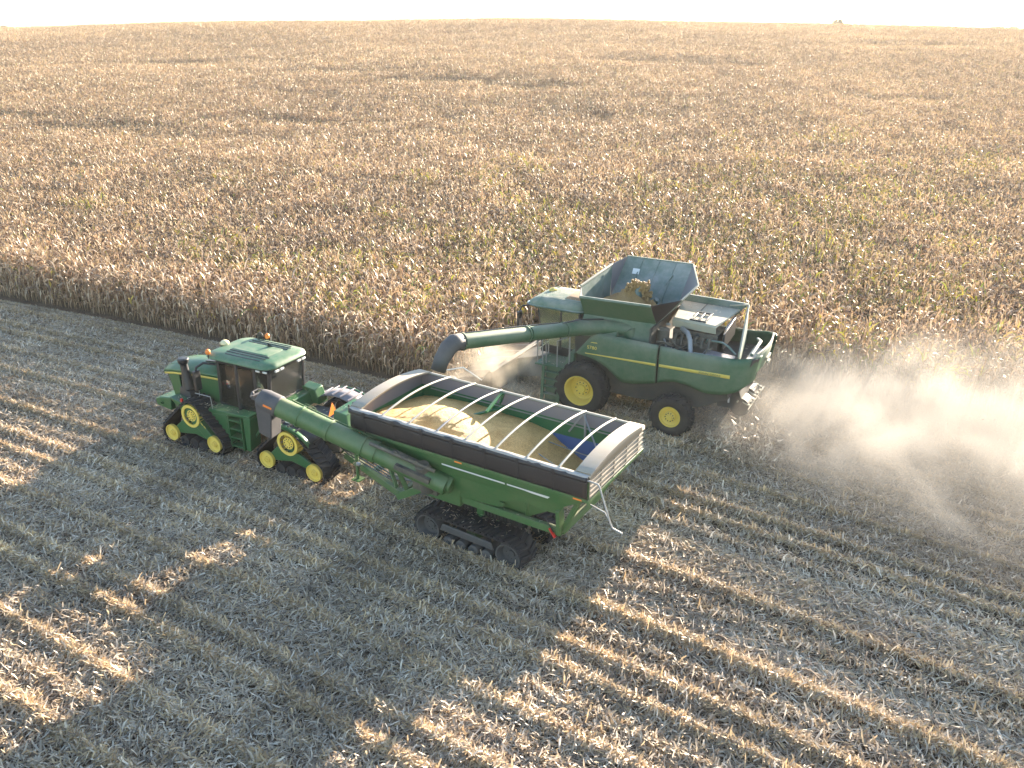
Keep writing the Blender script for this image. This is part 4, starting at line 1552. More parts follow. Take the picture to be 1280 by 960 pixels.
# ------------------------------------------------------------------ combine harvester
def tyre_wheel(parent, x, z, r, rim_r, y_out, width, deep, lugs):
    o = 1 if y_out > 0 else -1
    yi = y_out - o * width
    ym = (y_out + yi) / 2
    t = MB()
    s = r - rim_r
    t.lathe([(y_out - o * .10, rim_r), (y_out - o * .02, rim_r + s * .22), (y_out, rim_r + s * .5), (y_out - o * .03, rim_r + s * .78), (y_out - o * .12, r - .035), (ym, r - .01),
             (yi + o * .12, r - .035), (yi + o * .03, rim_r + s * .78), (yi, rim_r + s * .5), (yi + o * .10, rim_r)], (x, z), 56)
    for k in range(lugs):
        for side in (0, 1):
            a0 = 2 * PI * (k + .5 * side) / lugs
            a1 = a0 + .26
            ya, yb = (y_out - o * .04, ym - o * .03) if side == 0 else (yi + o * .04, ym + o * .03)
            w0, w1 = .055 / r, .04 / r
            lo, hi = [], []
            for rad, lst in ((r - .07, lo), (r + .045, hi)):
                ww = 1 if rad < r else .75
                for yy, aa, sg in ((ya, a0, -1), (ya, a0, 1), (yb, a1, 1), (yb, a1, -1)):
                    ra = rad - (.05 if yy == ya else 0)
                    an = aa + sg * w0 * ww * .6
                    lst.append((x + ra * math.cos(an), yy, z + ra * math.sin(an)))
            t.hexa(lo, hi)
    wheel = t.build("wheel", M['tyre'], parent, smooth=38)
    w = MB()
    w.lathe([(y_out - o * .08, rim_r + .02), (y_out - o * .06, rim_r + .02), (y_out - o * .06, rim_r - .025), (y_out - o * .12, rim_r - .05), (y_out - o * deep, rim_r - .10), (y_out - o * (deep + .03), rim_r * .55),
             (y_out - o * (deep - .06), rim_r * .5), (y_out - o * (deep - .08), rim_r * .30), (y_out - o * (deep - .14), rim_r * .26), (y_out - o * (deep - .14), .001)], (x, z), 44)
    rim = w.build("rim", M['yellow'], wheel, smooth=35)
    b = MB()
    for k in range(10):
        a = 2 * PI * k / 10
        b.lathe([(y_out - o * (deep - .06), .02), (y_out - o * (deep - .10), .02), (y_out - o * (deep - .10), .001)], (x + rim_r * .41 * math.cos(a), z + rim_r * .41 * math.sin(a)), 6)
    b.build("wheel_bolts", M['dark_steel'], rim)
    return wheel


def interp(x, tab):
    tab = sorted(tab)
    if x <= tab[0][0]: return tab[0][1]
    for (a, b), (c, d) in zip(tab, tab[1:]):
        if x <= c: return b + (d - b) * (x - a) / (c - a)
    return tab[-1][1]


M['rear_dust_glare'] = paint("rear hood dust and painted sun glare", (.03, .11, .05), .55, dust=.95, dust_col=(.42, .38, .31), scale=1.2)  # dusty green, paled further to carry the sun glare in its colour
M['comb_roof'] = paint("dusty combine roof", (.05, .12, .07), .5, dust=.55, dust_col=(.34, .32, .26), scale=1.6)


def make_combine():
    P = HD * 11.3 + LF * -27.3
    t = thing("combine_harvester", "dusty green combine harvester with open grain bin and long unloading auger cutting corn", "combine harvester", P, ROT)
    for sd in (1, -1):
        tyre_wheel(t, -.08, .99, 1.0, .55, 2.16 * sd, .82, .42, 20)
        tyre_wheel(t, -3.55, .76, .76, .36, 2.22 * sd, .62, .14, 17)
    c = MB()
    c.prism([(.35, .95), (.45, 2.9), (-2.6, 2.95), (-5.2, 2.4), (-5.3, 1.5), (-4.3, 1.0), (-2.0, .85)], -1.42, 1.42)
    c.box(-.30, .15, -1.7, 1.7, .80, 1.18)
    c.box(-3.7, -3.4, -1.9, 1.9, .62, .88)
    c.prism([(-2.5, .75), (-2.2, 1.1), (-4.6, 1.2), (-4.8, .95)], -.6, .6)
    c.build("chassis", M['dark_steel'], t, bevel=.02)
    f = MB()
    f.hexa([(.3, -.75, 1.1), (.3, .75, 1.1), (.3, .75, 2.0), (.3, -.75, 2.0)], [(3.3, -.72, .35), (3.3, .72, .35), (3.3, .72, 1.15), (3.3, -.72, 1.15)])
    f.build("feeder_house", M['dark_steel'], t, bevel=.02)
    # side panels
    def ysec(z, zb, zt):
        u = (z - 2.2) / .9
        return 1.70 - .06 * u * u - (.05 if z > zt - .06 else 0)
    for sd in (1, -1):
        bot = [(-2.80, 1.70), (-2.3, 1.58), (-1.95, 1.50), (-1.57, 1.47), (-1.42, 1.56), (-1.25, 1.71), (-.95, 1.95), (-.59, 2.12), (-.25, 2.21), (.10, 2.25), (.25, 2.26)]
        top = [(-2.80, 3.08), (-.42, 3.14), (.25, 2.30)]
        rows = []
        for k in range(34):
            x = -2.80 + 3.05 * k / 33
            zb, zt = interp(x, bot), interp(x, top)
            rows.append([(x, ysec(zb + (zt - zb) * j / 9, zb, zt) * sd, zb + (zt - zb) * j / 9) for j in range(10)])
        p = MB().grid(rows).build("front_side_panel", M['green_comb'], t, smooth=60, solid=.03)
        # rear panel runs straight, then turns the corner
        plan = [(-2.87 - 2.63 * k / 22, 1.70) for k in range(23)]
        for k in range(1, 8):
            a = R(90 * k / 8)
            plan.append((-5.50 - .50 * math.sin(a), 1.70 - .50 * (1 - math.cos(a))))
        plan.append((-6.02, 1.16))
        bot = [(-6.1, 2.42), (-5.95, 2.25), (-5.6, 1.95), (-5.21, 1.78), (-4.85, 1.72), (-4.51, 1.70), (-4.2, 1.80), (-3.9, 1.88), (-3.47, 1.90), (-3.1, 1.83), (-2.87, 1.73)]
        top = [(-6.1, 3.18), (-5.8, 3.13), (-5.4, 3.06), (-4.0, 3.02), (-2.87, 3.07)]
        rows = []
        for x, y in plan:
            zb, zt = interp(x, bot), interp(x, top)
            dy = lambda z: ysec(z, zb, zt) - 1.70
            rows.append([(x - .35 * max(0, (-x - 5.6)) * ((z_ - 2.2) / .9), (y + dy(z_)) * sd, z_) for z_ in [zb + (zt - zb) * j / 9 for j in range(10)]])
        r_ = MB().grid(rows).build("rear_side_panel", M['green_comb'], t, smooth=60, solid=.03)
        def stripe(xa, xb, za, zb2, n, dz0, dz1):
            rr = []
            for k in range(n + 1):
                u = k / n
                x, z, h = xa + (xb - xa) * u, za + (zb2 - za) * u, dz0 + (dz1 - dz0) * u
                rr.append([(x, (ysec(z - h, 1, 9) + .022) * sd, z - h), (x, (ysec(z + h, 1, 9) + .022) * sd, z + h)])
            return MB().grid(rr)
        stripe(-.12, -2.77, 2.345, 2.395, 12, .014, .045).build("side_stripe", M['yellow_stripe'], p, solid=.006)
        stripe(-2.90, -5.35, 2.40, 2.45, 12, .048, .062).build("side_stripe", M['yellow_stripe'], r_, solid=.006)
        rot = (R(90), 0, R(180)) if sd > 0 else (R(90), 0, 0)
        lettering("model_number", "S780", .17, M['yellow_stripe'], p, (-.18 if sd > 0 else -.62, (ysec(2.62, 1, 9) + .02) * sd, 2.53), rot, 1.15)
        e = MB()
        e.plate([(-.30, (ysec(2.78, 1, 9) + .021) * sd, 2.765), (-.58, (ysec(2.78, 1, 9) + .021) * sd, 2.775), (-.54, (ysec(2.80, 1, 9) + .02) * sd, 2.80), (-.36, (ysec(2.8, 1, 9) + .02) * sd, 2.795)], .006)
        e.build("model_mark", M['yellow_stripe'], p)
        lettering("stripe_lettering", "JOHN DEERE", .105, M['green_comb'], r_, (-4.30 if sd > 0 else -5.20, (ysec(2.42, 1, 9) + .034) * sd, 2.395), rot, 1.25)
        k = MB()
        k.hexa([(-5.86, 1.47 * sd, 2.84), (-5.99, 1.23 * sd, 2.84), (-6.06, 1.23 * sd, 3.12), (-5.95, 1.47 * sd, 3.12)], [(-5.92, 1.55 * sd, 2.84), (-6.08, 1.28 * sd, 2.84), (-6.16, 1.28 * sd, 3.12), (-6.01, 1.55 * sd, 3.12)])
        k.build("tail_lamp", M['black'], r_, bevel=.01)
        k = MB().box(-4.95, -4.70, min(1.66 * sd, 1.70 * sd), max(1.66 * sd, 1.70 * sd), 1.76, 1.80)
        k.build("side_marker", M['white'], r_)
    # rear hood: wall across the back, sunlit white partly in its colour, sloping in below
    def cross(x0, z0, w, bow=.12, n=16):
        return [(x0 - bow * (1 - (-1 + 2 * k / n) ** 2), -w + 2 * w * k / n, z0) for k in range(n + 1)]
    h = MB()
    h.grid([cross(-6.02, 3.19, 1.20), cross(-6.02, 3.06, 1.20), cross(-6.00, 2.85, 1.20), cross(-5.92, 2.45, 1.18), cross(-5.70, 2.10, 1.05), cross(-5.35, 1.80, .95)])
    rh = h.build("rear_hood", M['rear_dust_glare'], t, smooth=60, solid=.05)
    h = MB()
    h.tube([(-6.02 - .12 * (1 - (k / 8) ** 2), 1.2 * k / 8, 3.20) for k in range(-8, 9)], .035, 8)
    h.box(-6.20, -6.14, -.28, .28, 2.70, 2.82)
    h.box(-6.26, -6.18, .05, .3, 2.62, 2.72)
    h.build("hood_rim", M['deck'], rh, bevel=.01)
    # engine bay: floor, machinery, pipes, cooling screen
    e = MB()
    e.box(-5.85, -2.45, -1.5, 1.5, 2.50, 2.56)
    e.box(-2.5, -2.42, -1.55, 1.55, 2.5, 3.6)
    e.build("engine_bay_floor", M['dark_steel'], t)
    e = MB()
    e.box(-4.5, -2.9, -.6, .45, 2.6, 3.35)
    e.box(-4.3, -3.1, -.35, .75, 2.6, 3.1)
    for i in range(6):
        x = -3.1 - .24 * i
        e.tube([(x, .40, 3.2), (x, .75, 3.25), (x, .85, 2.95)], .05, 8)
    e.tube([(-2.7, .9, 2.9), (-2.7, .9, 3.45)], .22, 16)
    e.tube([(-3.3, -.1, 3.35), (-3.3, -.1, 3.60)], .18, 14)
    e.tube([(-2.6, 1.3, 2.75), (-3.6, 1.35, 2.75), (-4.2, 1.1, 2.8)], .06, 8)
    e.tube([(-3.0, 1.0, 2.62), (-3.4, 1.2, 2.95), (-3.8, 1.1, 2.70)], .05, 8)
    rg = random.Random(12)
    for i in range(22):
        a_ = Vector((rg.uniform(-4.5, -2.6), rg.uniform(.5, 1.4), rg.uniform(2.62, 3.1)))
        b_ = a_ + Vector((rg.uniform(-.6, .6), rg.uniform(-.3, .2), rg.uniform(-.1, .35)))
        e.tube([a_, (a_ + b_) / 2 + Vector((0, .08, .12)), b_], rg.uniform(.015, .04), 6)
    for i in range(7):
        x_, y_ = rg.uniform(-4.4, -2.7), rg.uniform(.6, 1.3)
        e.box(x_, x_ + rg.uniform(.1, .3), y_, y_ + rg.uniform(.08, .2), 2.56, 2.56 + rg.uniform(.1, .35))
    e.build("engine", M['engine'], t, bevel=.02)
    e = MB()
    e.tube([(-3.25, .55, 3.45), (-3.55, .85, 3.42), (-3.70, 1.02, 3.25), (-3.82, 1.22, 2.80)], .085, 12)
    e.tube([(-2.62, .65, 3.35), (-2.75, 1.0, 3.2), (-3.0, 1.35, 2.95)], .035, 8)
    e.ball((-2.75, .55, 3.52), .09, .06, .05)
    e.box(-3.05, -2.85, 1.1, 1.2, 2.85, 2.9)
    e.bar((-2.75, 1.15, 2.75), (-3.2, 1.4, 3.0), .04)
    e.bar((-3.2, 1.1, 2.85), (-3.35, 1.5, 2.95), .05)
    e.build("exhaust_pipe", M['steel'], t, smooth=50)
    d = MB()
    d.hexa([(-2.55, -1.60, 3.74), (-2.85, .38, 3.66), (-4.42, .50, 3.62), (-4.70, -1.60, 3.70)], [(-2.55, -1.58, 3.80), (-2.86, .34, 3.74), (-4.40, .46, 3.70), (-4.68, -1.58, 3.77)])
    d.hexa([(-2.83, .36, 3.40), (-4.42, .48, 3.40), (-4.42, .52, 3.66), (-2.83, .42, 3.68)], [(-2.83, .30, 3.40), (-4.42, .42, 3.40), (-4.42, .46, 3.66), (-2.83, .36, 3.68)])
    dk = d.build("engine_deck", M['deck'], t, bevel=.025)
    d = MB()
    for x in (-3.48, -3.72, -3.96):
        d.bar((x, -.45, 3.775), (x - .02, .30, 3.745), .07, .06)
    d.bar((-3.42, .32, 3.75), (-4.02, .34, 3.745), .05, .05)
    d.bar((-3.42, -.48, 3.79), (-4.02, -.48, 3.785), .05, .05)
    d.build("deck_vent", M['black'], dk, bevel=.01)
    d = MB()
    d.bar((-3.5, -1.58, 3.81), (-3.5, .40, 3.745), .02, .012)
    d.build("deck_seam", M['dark_steel'], dk)
    d = MB()
    d.hexa([(-4.55, -1.62, 3.50), (-4.55, -1.72, 3.50), (-2.5, -1.72, 3.60), (-2.5, -1.62, 3.60)], [(-4.95, -1.66, 3.98), (-4.95, -1.76, 3.98), (-2.6, -1.76, 4.02), (-2.6, -1.66, 4.02)])
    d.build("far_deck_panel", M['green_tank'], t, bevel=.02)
    s = MB()                                           # cooling door swung up across the bay
    s.hexa([(-4.98, -1.58, 2.56), (-5.04, -1.58, 2.56), (-5.46, 1.10, 2.56), (-5.40, 1.10, 2.56)], [(-4.93, -1.58, 3.95), (-4.99, -1.58, 3.95), (-5.46, 1.10, 3.12), (-5.40, 1.10, 3.12)])
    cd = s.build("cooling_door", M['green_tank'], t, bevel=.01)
    s = MB()
    s.bar((-4.97, -1.60, 3.97), (-5.44, 1.12, 3.14), .06, .05)
    s.bar((-5.43, 1.12, 3.16), (-5.43, 1.12, 2.6), .06, .05)
    s.bar((-4.30, -1.60, 3.85), (-4.95, -1.60, 3.97), .06, .05)
    s.build("door_frame", M['deck'], cd, bevel=.01)
    s = MB()
    s.hexa([(-4.66, -1.30, 2.9), (-4.74, .50, 2.9), (-4.74, .50, 3.45), (-4.66, -1.30, 3.60)], [(-4.60, -1.30, 2.9), (-4.68, .50, 2.9), (-4.68, .50, 3.45), (-4.60, -1.30, 3.60)])
    s.build("radiator", M['black'], t, bevel=.01)
    s = MB()
    s.bar((-4.6, -1.25, 3.58), (-4.66, .1, 3.50), .05)
    s.bar((-4.66, .1, 3.50), (-4.66, .1, 3.0), .03)
    s.build("radiator_trim", M['steel'], t)
    b = MB()
    b.hexa([(-4.15, .62, 2.6), (-5.35, .75, 2.6), (-5.35, 1.50, 2.6), (-4.15, 1.50, 2.6)], [(-4.2, .68, 2.92), (-5.30, .8, 2.88), (-5.30, 1.46, 2.86), (-4.2, 1.46, 2.90)])
    b.build("access_cover", M['grey_in'], t, bevel=.04)
    b = MB()
    b.tube([(-4.1, .55, 3.0), (-4.2, .65, 3.22), (-4.75, .72, 3.24), (-5.0, .85, 3.18), (-5.3, 1.0, 3.0)], .035, 8)
    b.tube([(-5.5, -1.2, 2.9), (-5.8, -.3, 3.15), (-5.8, .9, 3.05)], .06, 8)
    b.tube([(-4.0, 1.5, 3.0), (-4.6, 1.53, 3.02), (-5.3, 1.5, 3.0)], .02, 6)
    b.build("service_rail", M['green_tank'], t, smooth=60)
    b = MB()
    b.plate([(-5.5, -.9, 2.70), (-5.85, -.6, 2.74), (-5.85, .7, 2.74), (-5.55, .7, 2.70)], .06)
    b.build("rear_shelf", M['steel'], t)
    # grain bin and its folding extension
    g = MB()
    g.hexa([(.32, -1.45, 2.9), (.32, 1.30, 2.9), (-2.45, 1.30, 2.9), (-2.45, -1.45, 2.9)], [(.22, -1.30, 3.66), (.22, 1.16, 3.66), (-2.42, 1.02, 3.66), (-2.42, -1.30, 3.66)])
    g.hexa([(.34, 1.05, 2.9), (.34, 1.60, 2.9), (-1.2, 1.62, 3.05), (-1.2, 1.05, 3.05)], [(.30, 1.0, 3.45), (.30, 1.35, 3.25), (-1.2, 1.35, 3.25), (-1.2, 1.0, 3.45)])
    tk = g.build("grain_bin", M['green_comb'], t, bevel=.03)
    nb = [(.20, 1.16, 3.62), (-2.45, 1.02, 3.62)]
    fb = [(.20, -1.28, 3.62), (-2.45, -1.28, 3.62)]
    NT = [(.10, 1.88, 4.46), (-2.46, 1.72, 4.46)]
    FT = [(.05, -2.45, 4.93), (-2.58, -2.42, 4.95)]
    RT = [(-3.20, .72, 4.50), (-3.38, -.55, 4.74)]
    GT = [(.36, 1.20, 4.64), (.24, -1.35, 4.86)]
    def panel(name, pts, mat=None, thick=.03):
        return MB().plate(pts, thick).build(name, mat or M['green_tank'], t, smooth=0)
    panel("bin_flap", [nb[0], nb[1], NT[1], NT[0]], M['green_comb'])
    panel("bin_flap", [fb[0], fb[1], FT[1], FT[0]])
    panel("bin_flap", [(.22, 1.06, 3.62), (.22, -1.2, 3.62), GT[1], GT[0]])
    panel("bin_flap", [(-2.46, .95, 3.62), (-2.46, -1.2, 3.62), RT[1], RT[0]])
    cg = M['black_tarp']
    panel("corner_gusset", [(.21, 1.12, 3.62), GT[0], (.235, 1.55, 4.42), NT[0]], M['grey_in'], .015)
    panel("corner_gusset", [(-2.46, 1.0, 3.62), NT[1], RT[0]], M['black_tarp'], .015)
    panel("corner_gusset", [(-2.46, -1.25, 3.62), FT[1], RT[1]], M['grey_in'], .015)
    panel("corner_gusset", [(.21, -1.25, 3.62), FT[0], GT[1]], M['grey_in'], .015)
    m = MB()
    m.bar(GT[0], GT[1], .09, .05)
    m.bar(GT[0], (.24, 1.12, 3.70), .05, .03)
    m.bar(RT[0], RT[1], .07, .05)
    m.bar(RT[1], FT[1], .05, .04)
    m.bar((.40, -.3, 4.15), (.33, -1.0, 4.55), .22, .015)
    m.build("bin_lit_edge", M['deck'], tk, bevel=.008)  # pale bars along the flaps: sunlit white of their edges put into the colour
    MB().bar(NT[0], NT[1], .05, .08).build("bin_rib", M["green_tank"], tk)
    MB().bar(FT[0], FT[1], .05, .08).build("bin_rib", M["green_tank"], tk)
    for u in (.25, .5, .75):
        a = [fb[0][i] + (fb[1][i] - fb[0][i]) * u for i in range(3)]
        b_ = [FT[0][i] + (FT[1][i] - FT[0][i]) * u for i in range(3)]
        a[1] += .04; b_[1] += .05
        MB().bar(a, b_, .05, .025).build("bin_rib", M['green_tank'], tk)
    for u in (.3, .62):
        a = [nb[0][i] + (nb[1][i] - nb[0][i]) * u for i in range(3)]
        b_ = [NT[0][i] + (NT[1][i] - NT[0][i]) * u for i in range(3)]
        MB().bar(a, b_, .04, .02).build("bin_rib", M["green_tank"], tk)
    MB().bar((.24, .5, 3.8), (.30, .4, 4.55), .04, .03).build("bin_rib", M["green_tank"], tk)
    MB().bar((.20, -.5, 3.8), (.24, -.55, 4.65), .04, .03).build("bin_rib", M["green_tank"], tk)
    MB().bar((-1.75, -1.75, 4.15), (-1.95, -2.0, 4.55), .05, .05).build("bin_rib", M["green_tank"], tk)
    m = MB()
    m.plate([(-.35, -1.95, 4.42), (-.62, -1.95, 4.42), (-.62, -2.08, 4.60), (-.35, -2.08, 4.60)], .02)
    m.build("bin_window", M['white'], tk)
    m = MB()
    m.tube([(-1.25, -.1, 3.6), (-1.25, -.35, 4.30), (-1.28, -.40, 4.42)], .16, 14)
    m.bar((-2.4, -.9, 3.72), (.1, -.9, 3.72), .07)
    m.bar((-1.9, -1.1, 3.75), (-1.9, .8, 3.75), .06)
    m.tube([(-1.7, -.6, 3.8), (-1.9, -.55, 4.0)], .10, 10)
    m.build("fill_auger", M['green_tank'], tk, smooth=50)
    m = MB().box(.2, .6, 1.45, 1.5, 3.05, 3.09)
    m.ball((-.05, 1.39, 3.42), .08, .02, .03)
    m.build("bin_marker", M['white'], tk)
    # unloading auger swung out over the cart
    a = MB()
    A = [Vector((-1.5, .95, 3.22)), Vector((-.6, 1.30, 3.28)), Vector((.0, 1.85, 3.32)), Vector((.35, 2.55, 3.40))]
    a.tube(A, .27, 22)
    a.tube([(-1.6, .95, 2.95), (-1.45, 1.0, 3.3)], .33, 18)
    root = a.build("auger_elbow", M['green_comb'], t, smooth=50)
    d = (Vector((1.74, 6.92, 4.12)) - A[3]).normalized()
    tip = A[3] + d * 4.72
    a = MB()
    a.tube([A[3] - d * .15, tip], .25, 24)
    tube = a.build("unloading_auger", M['green_comb'], t, smooth=50)
    a = MB()
    for q in (.0, 1.75, 1.86, 4.66):
        a.tube([A[3] + d * (q - .03), A[3] + d * (q + .03)], .285, 22)
    a.build("auger_flange", M['green_comb'], tube, smooth=35)
    a = MB()
    sdv = d.cross(Vector((0, 0, 1))).normalized()
    a.tube([A[3] + d * .2 + Vector((0, 0, .26)) + sdv * .06, A[3] + d * 2.0 + Vector((0, 0, .285)) + sdv * .06, tip + Vector((0, 0, .26)) + sdv * .04], .018, 6)
    a.tube([A[1] + Vector((0, 0, .3)), A[2] + Vector((0, .1, .34)), A[3] + Vector((0, .1, .27))], .022, 6)
    a.tube([A[2] + Vector((.2, 0, .3)), A[2] + Vector((.3, .1, .0)), A[2] + Vector((.1, -.1, -.3))], .02, 6)
    a.build("auger_cable", M['black'], tube)
    a = MB()
    pth = [tip, tip + d * .28, tip + d * .52 + Vector((0, 0, -.16)), tip + d * .80 + Vector((0, 0, -.52)), tip + d * .95 + Vector((0, 0, -.86))]
    n0 = len(a.v)
    a.tube(pth, [.258, .265, .26, .235, .22], 22, caps=False)
    a.build("spout", M['spout'], tube, smooth=60, solid=.02)
    # cab
    zf, zr = 1.98, 3.52
    cf = MB()
    for sd in (1, -1):
        cf.bar((2.05, .80 * sd, zf), (2.25, .82 * sd, zr), .07, .08)
        cf.bar((1.25, .92 * sd, zf), (1.25, .90 * sd, zr), .06, .08)
        cf.bar((.50, .88 * sd, zf), (.50, .88 * sd, zr), .10, .10)
        cf.bar((.5, .90 * sd, zf + .02), (2.05, .82 * sd, zf + .02), .08, .12)
    cf.box(.45, 2.1, -.85, .85, zf - .25, zf)
    cf.box(.40, .50, -.85, .85, zf, zr)
    cab = cf.build("cab_frame", M['black'], t, bevel=.015)
    for nm, pts in (("windshield", [(2.07, -.78, 2.05), (2.07, .78, 2.05), (2.27, .80, 3.48), (2.27, -.80, 3.48)]),
                    ("side_window", [(2.02, .845, 2.08), (1.28, .925, 2.08), (1.28, .915, 3.48), (2.20, .85, 3.48)]),
                    ("side_window", [(1.22, .925, 2.08), (.55, .90, 2.08), (.55, .90, 3.48), (1.22, .915, 3.48)]),
                    ("side_window", [(2.02, -.845, 2.08), (1.28, -.925, 2.08), (1.28, -.915, 3.48), (2.20, -.85, 3.48)]),
                    ("side_window", [(1.22, -.925, 2.08), (.55, -.90, 2.08), (.55, -.90, 3.48), (1.22, -.915, 3.48)])):
        MB().plate(pts, .012).build(nm, M['glass_dusty'], cab, smooth=0)
    s = MB()
    s.box(.85, 1.35, -.28, .28, 2.2, 2.4)
    s.box(.75, .90, -.26, .26, 2.35, 3.05)
    s.box(.9, 1.3, -.2, .2, 1.98, 2.2)
    s.build("seat", M['seat'], cab, bevel=.05)
    def rr(x0, x1, y, z, q, n=6):
        o_ = []
        for cx, cy, a0 in ((x1 - q, y - q, 0), (x0 + q, y - q, 90), (x0 + q, -y + q, 180), (x1 - q, -y + q, 270)):
            for k in range(n + 1):
                b_ = R(a0 + 90 * k / n)
                o_.append((cx + q * math.cos(b_), cy + q * math.sin(b_), z))
        return o_
    rings = [rr(.35, 2.55, .98, 3.48, .3), rr(.30, 2.66, 1.05, 3.56, .35), rr(.30, 2.62, 1.03, 3.68, .35), rr(.35, 2.40, .92, 3.80, .35), rr(.5, 2.0, .66, 3.86, .3)]
    n = len(rings[0])
    rf = MB().add([p for q in rings for p in q], [(i * n + k, i * n + (k + 1) % n, (i + 1) * n + (k + 1) % n, (i + 1) * n + k) for i in range(len(rings) - 1) for k in range(n)] + [tuple(range(n))[::-1], tuple(range((len(rings) - 1) * n, len(rings) * n))])
    roof = rf.build("roof", M['comb_roof'], t, smooth=45)
    m = MB()
    for y in (.70, -.70):
        m.bar((.5, y, 3.855), (2.2, y, 3.83), .03, .02)
    m.tube([p for p in rr(.29, 2.67, 1.055, 3.57, .35)], .03, 6, caps=False)
    m.build("roof_trim", M['green_tank'], roof)
    m = MB()
    m.hexa([(.45, -.62, 3.84), (1.30, -.55, 3.86), (1.30, .55, 3.86), (.45, .62, 3.84)], [(.5, -.5, 3.93), (1.15, -.45, 3.93), (1.15, .45, 3.93), (.5, .5, 3.93)])
    m.build("roof_tarp", paint("tan dust cover", (.34, .20, .11), .8, dust=.2), roof, bevel=.05)
    m = MB()
    m.lathe([(0, .001), (0, .17), (.10, .15), (.14, .001)], (0, 0), 18)
    m.v = [(x + 2.15, z - .25, y + 3.80) for x, y, z in m.v]
    m.build("receiver", M['yellow_stripe'], roof)
    m = MB()
    for y in (-.8, -.5, .5, .8):
        m.box(2.60, 2.68, y - .1, y + .1, 3.55, 3.63)
    m.build("work_light", M['tin'], roof, bevel=.01)
    for sd in (1, -1):
        m = MB()
        m.tube([(2.35, .90 * sd, 3.55), (2.75, 1.15 * sd, 3.52), (2.85, 1.2 * sd, 3.30)], .03, 8)
        m.hexa([(2.80, 1.08 * sd, 2.55), (2.80, 1.32 * sd, 2.55), (2.88, 1.32 * sd, 2.55), (2.88, 1.08 * sd, 2.55)], [(2.80, 1.08 * sd, 3.30), (2.80, 1.32 * sd, 3.30), (2.90, 1.32 * sd, 3.30), (2.90, 1.08 * sd, 3.30)])
        m.build("mirror", M['black'], t, bevel=.03)
    # ladder, landing and railings
    p = MB()
    p.box(.45, 1.75, .90, 2.02, 1.66, 1.72)
    p.hexa([(.35, .9, 1.2), (.35, 1.9, 1.2), (.9, 1.9, 1.2), (.9, .9, 1.2)], [(.35, .9, 2.2), (.35, 1.6, 2.2), (.55, 1.6, 2.2), (.55, .9, 2.2)])
    p.build("landing", M['green_comb'], t, bevel=.01)
    l = MB()
    l.bar((1.38, 2.02, 1.66), (1.38, 2.16, .28), .06, .12)
    l.bar((.72, 2.02, 1.66), (.72, 2.16, .28), .06, .12)
    for i in range(5):
        z = .34 + i * .28
        y = 2.16 - (z - .28) * .10
        l.box(.75, 1.35, y - .12, y + .08, z, z + .04)
    l.plate([(.78, 1.98, .35), (1.33, 1.98, .35), (1.33, 1.88, 1.6), (.78, 1.88, 1.6)], .02)
    l.build("ladder", M['green_comb'], t, bevel=.006)
    rl = MB()
    rl.tube([(1.42, 2.0, 1.7), (1.46, 2.02, 2.62), (1.44, 1.92, 2.68), (1.38, 1.86, 2.60), (1.36, 1.86, 1.72)], .022, 7)
    rl.tube([(1.70, 1.9, 1.7), (1.70, 1.9, 2.62), (1.70, 1.1, 2.72), (1.70, 1.0, 2.62), (1.70, 1.0, 1.7)], .022, 7)
    rl.tube([(1.70, 1.5, 1.7), (1.70, 1.5, 2.66)], .018, 6)
    rl.tube([(1.70, 1.9, 2.2), (1.70, 1.0, 2.25)], .018, 6)
    rl.tube([(.85, 2.0, 1.7), (.85, 2.0, 2.72), (.6, 1.7, 2.8)], .022, 7)
    rl.tube([(.48, 1.74, 1.75), (.48, 1.74, 2.95)], .032, 8)
    rl.build("railing", M['steel'], t)
    # corn head: frame, dividers and snouts
    hd_ = MB()
    y0, y1 = -3.75, 2.65
    hd_.prism([(3.2, .35), (3.2, 1.25), (3.35, 1.30), (3.9, .55), (4.1, .45), (4.1, .30)], y0, y1)
    hd_.tube([(3.65, y0, .70), (3.65, y1, .70)], .20, 14)
    head = hd_.build("corn_head", M['dark_steel'], t, bevel=.02)
    n_ = 9
    for k in range(n_):
        y = y0 + (y1 - y0) * k / (n_ - 1)
        w = .27 if 0 < k < n_ - 1 else .22
        sn = MB()
        secs_ = [(3.7, w, .55, .98), (4.4, w, .40, .85), (5.0, w * .8, .28, .62), (5.6, w * .45, .16, .34), (5.95, .03, .10, .16)]
        rows = []
        for x, ww, zb, zt in secs_:
            rows.append([(x, y + ww * math.cos(R(180 * j / 10)), zb + (zt - zb) * math.sin(R(180 * j / 10))) for j in range(11)])
        sn.grid(rows)
        sn.build("snout", M['black'] if k % (n_ - 1) else M['tyre'], head, smooth=60, solid=.02)
    m = MB()
    m.tube([(3.6, 2.75, .9), (4.3, 2.95, 1.35), (5.1, 2.85, 1.05)], .028, 8)
    m.tube([(4.9 + .26 * math.cos(a_ / 10 * 2 * PI), 2.78, .55 + .26 * math.sin(a_ / 10 * 2 * PI)) for a_ in range(11)], .03, 8)
    m.build("divider_guide", M['tin'], head)
    # chopper at the rear with its slatted spreader
    ch = MB()
    ch.prism([(-5.1, 1.75), (-5.75, 2.0), (-6.05, 1.25), (-5.9, .95), (-5.2, .95)], -.85, .85)
    for y in (-.5, .5):
        ch.lathe([(y - .3, .001), (y - .3, .34), (y + .3, .34), (y + .3, .001)], (-5.95, 1.05), 20)
    cho = ch.build("straw_chopper", M['dark_steel'], t, bevel=.02)
    cho.location.x = .38
    ch = MB()
    for k in range(7):
        y = -1.15 + .30 * k
        ch.plate([(-5.60 - .25, y, 1.32), (-5.60 - .25, y + .14, 1.32), (-6.30, y + .20, 1.18), (-6.30, y + .06, 1.18)], .04)
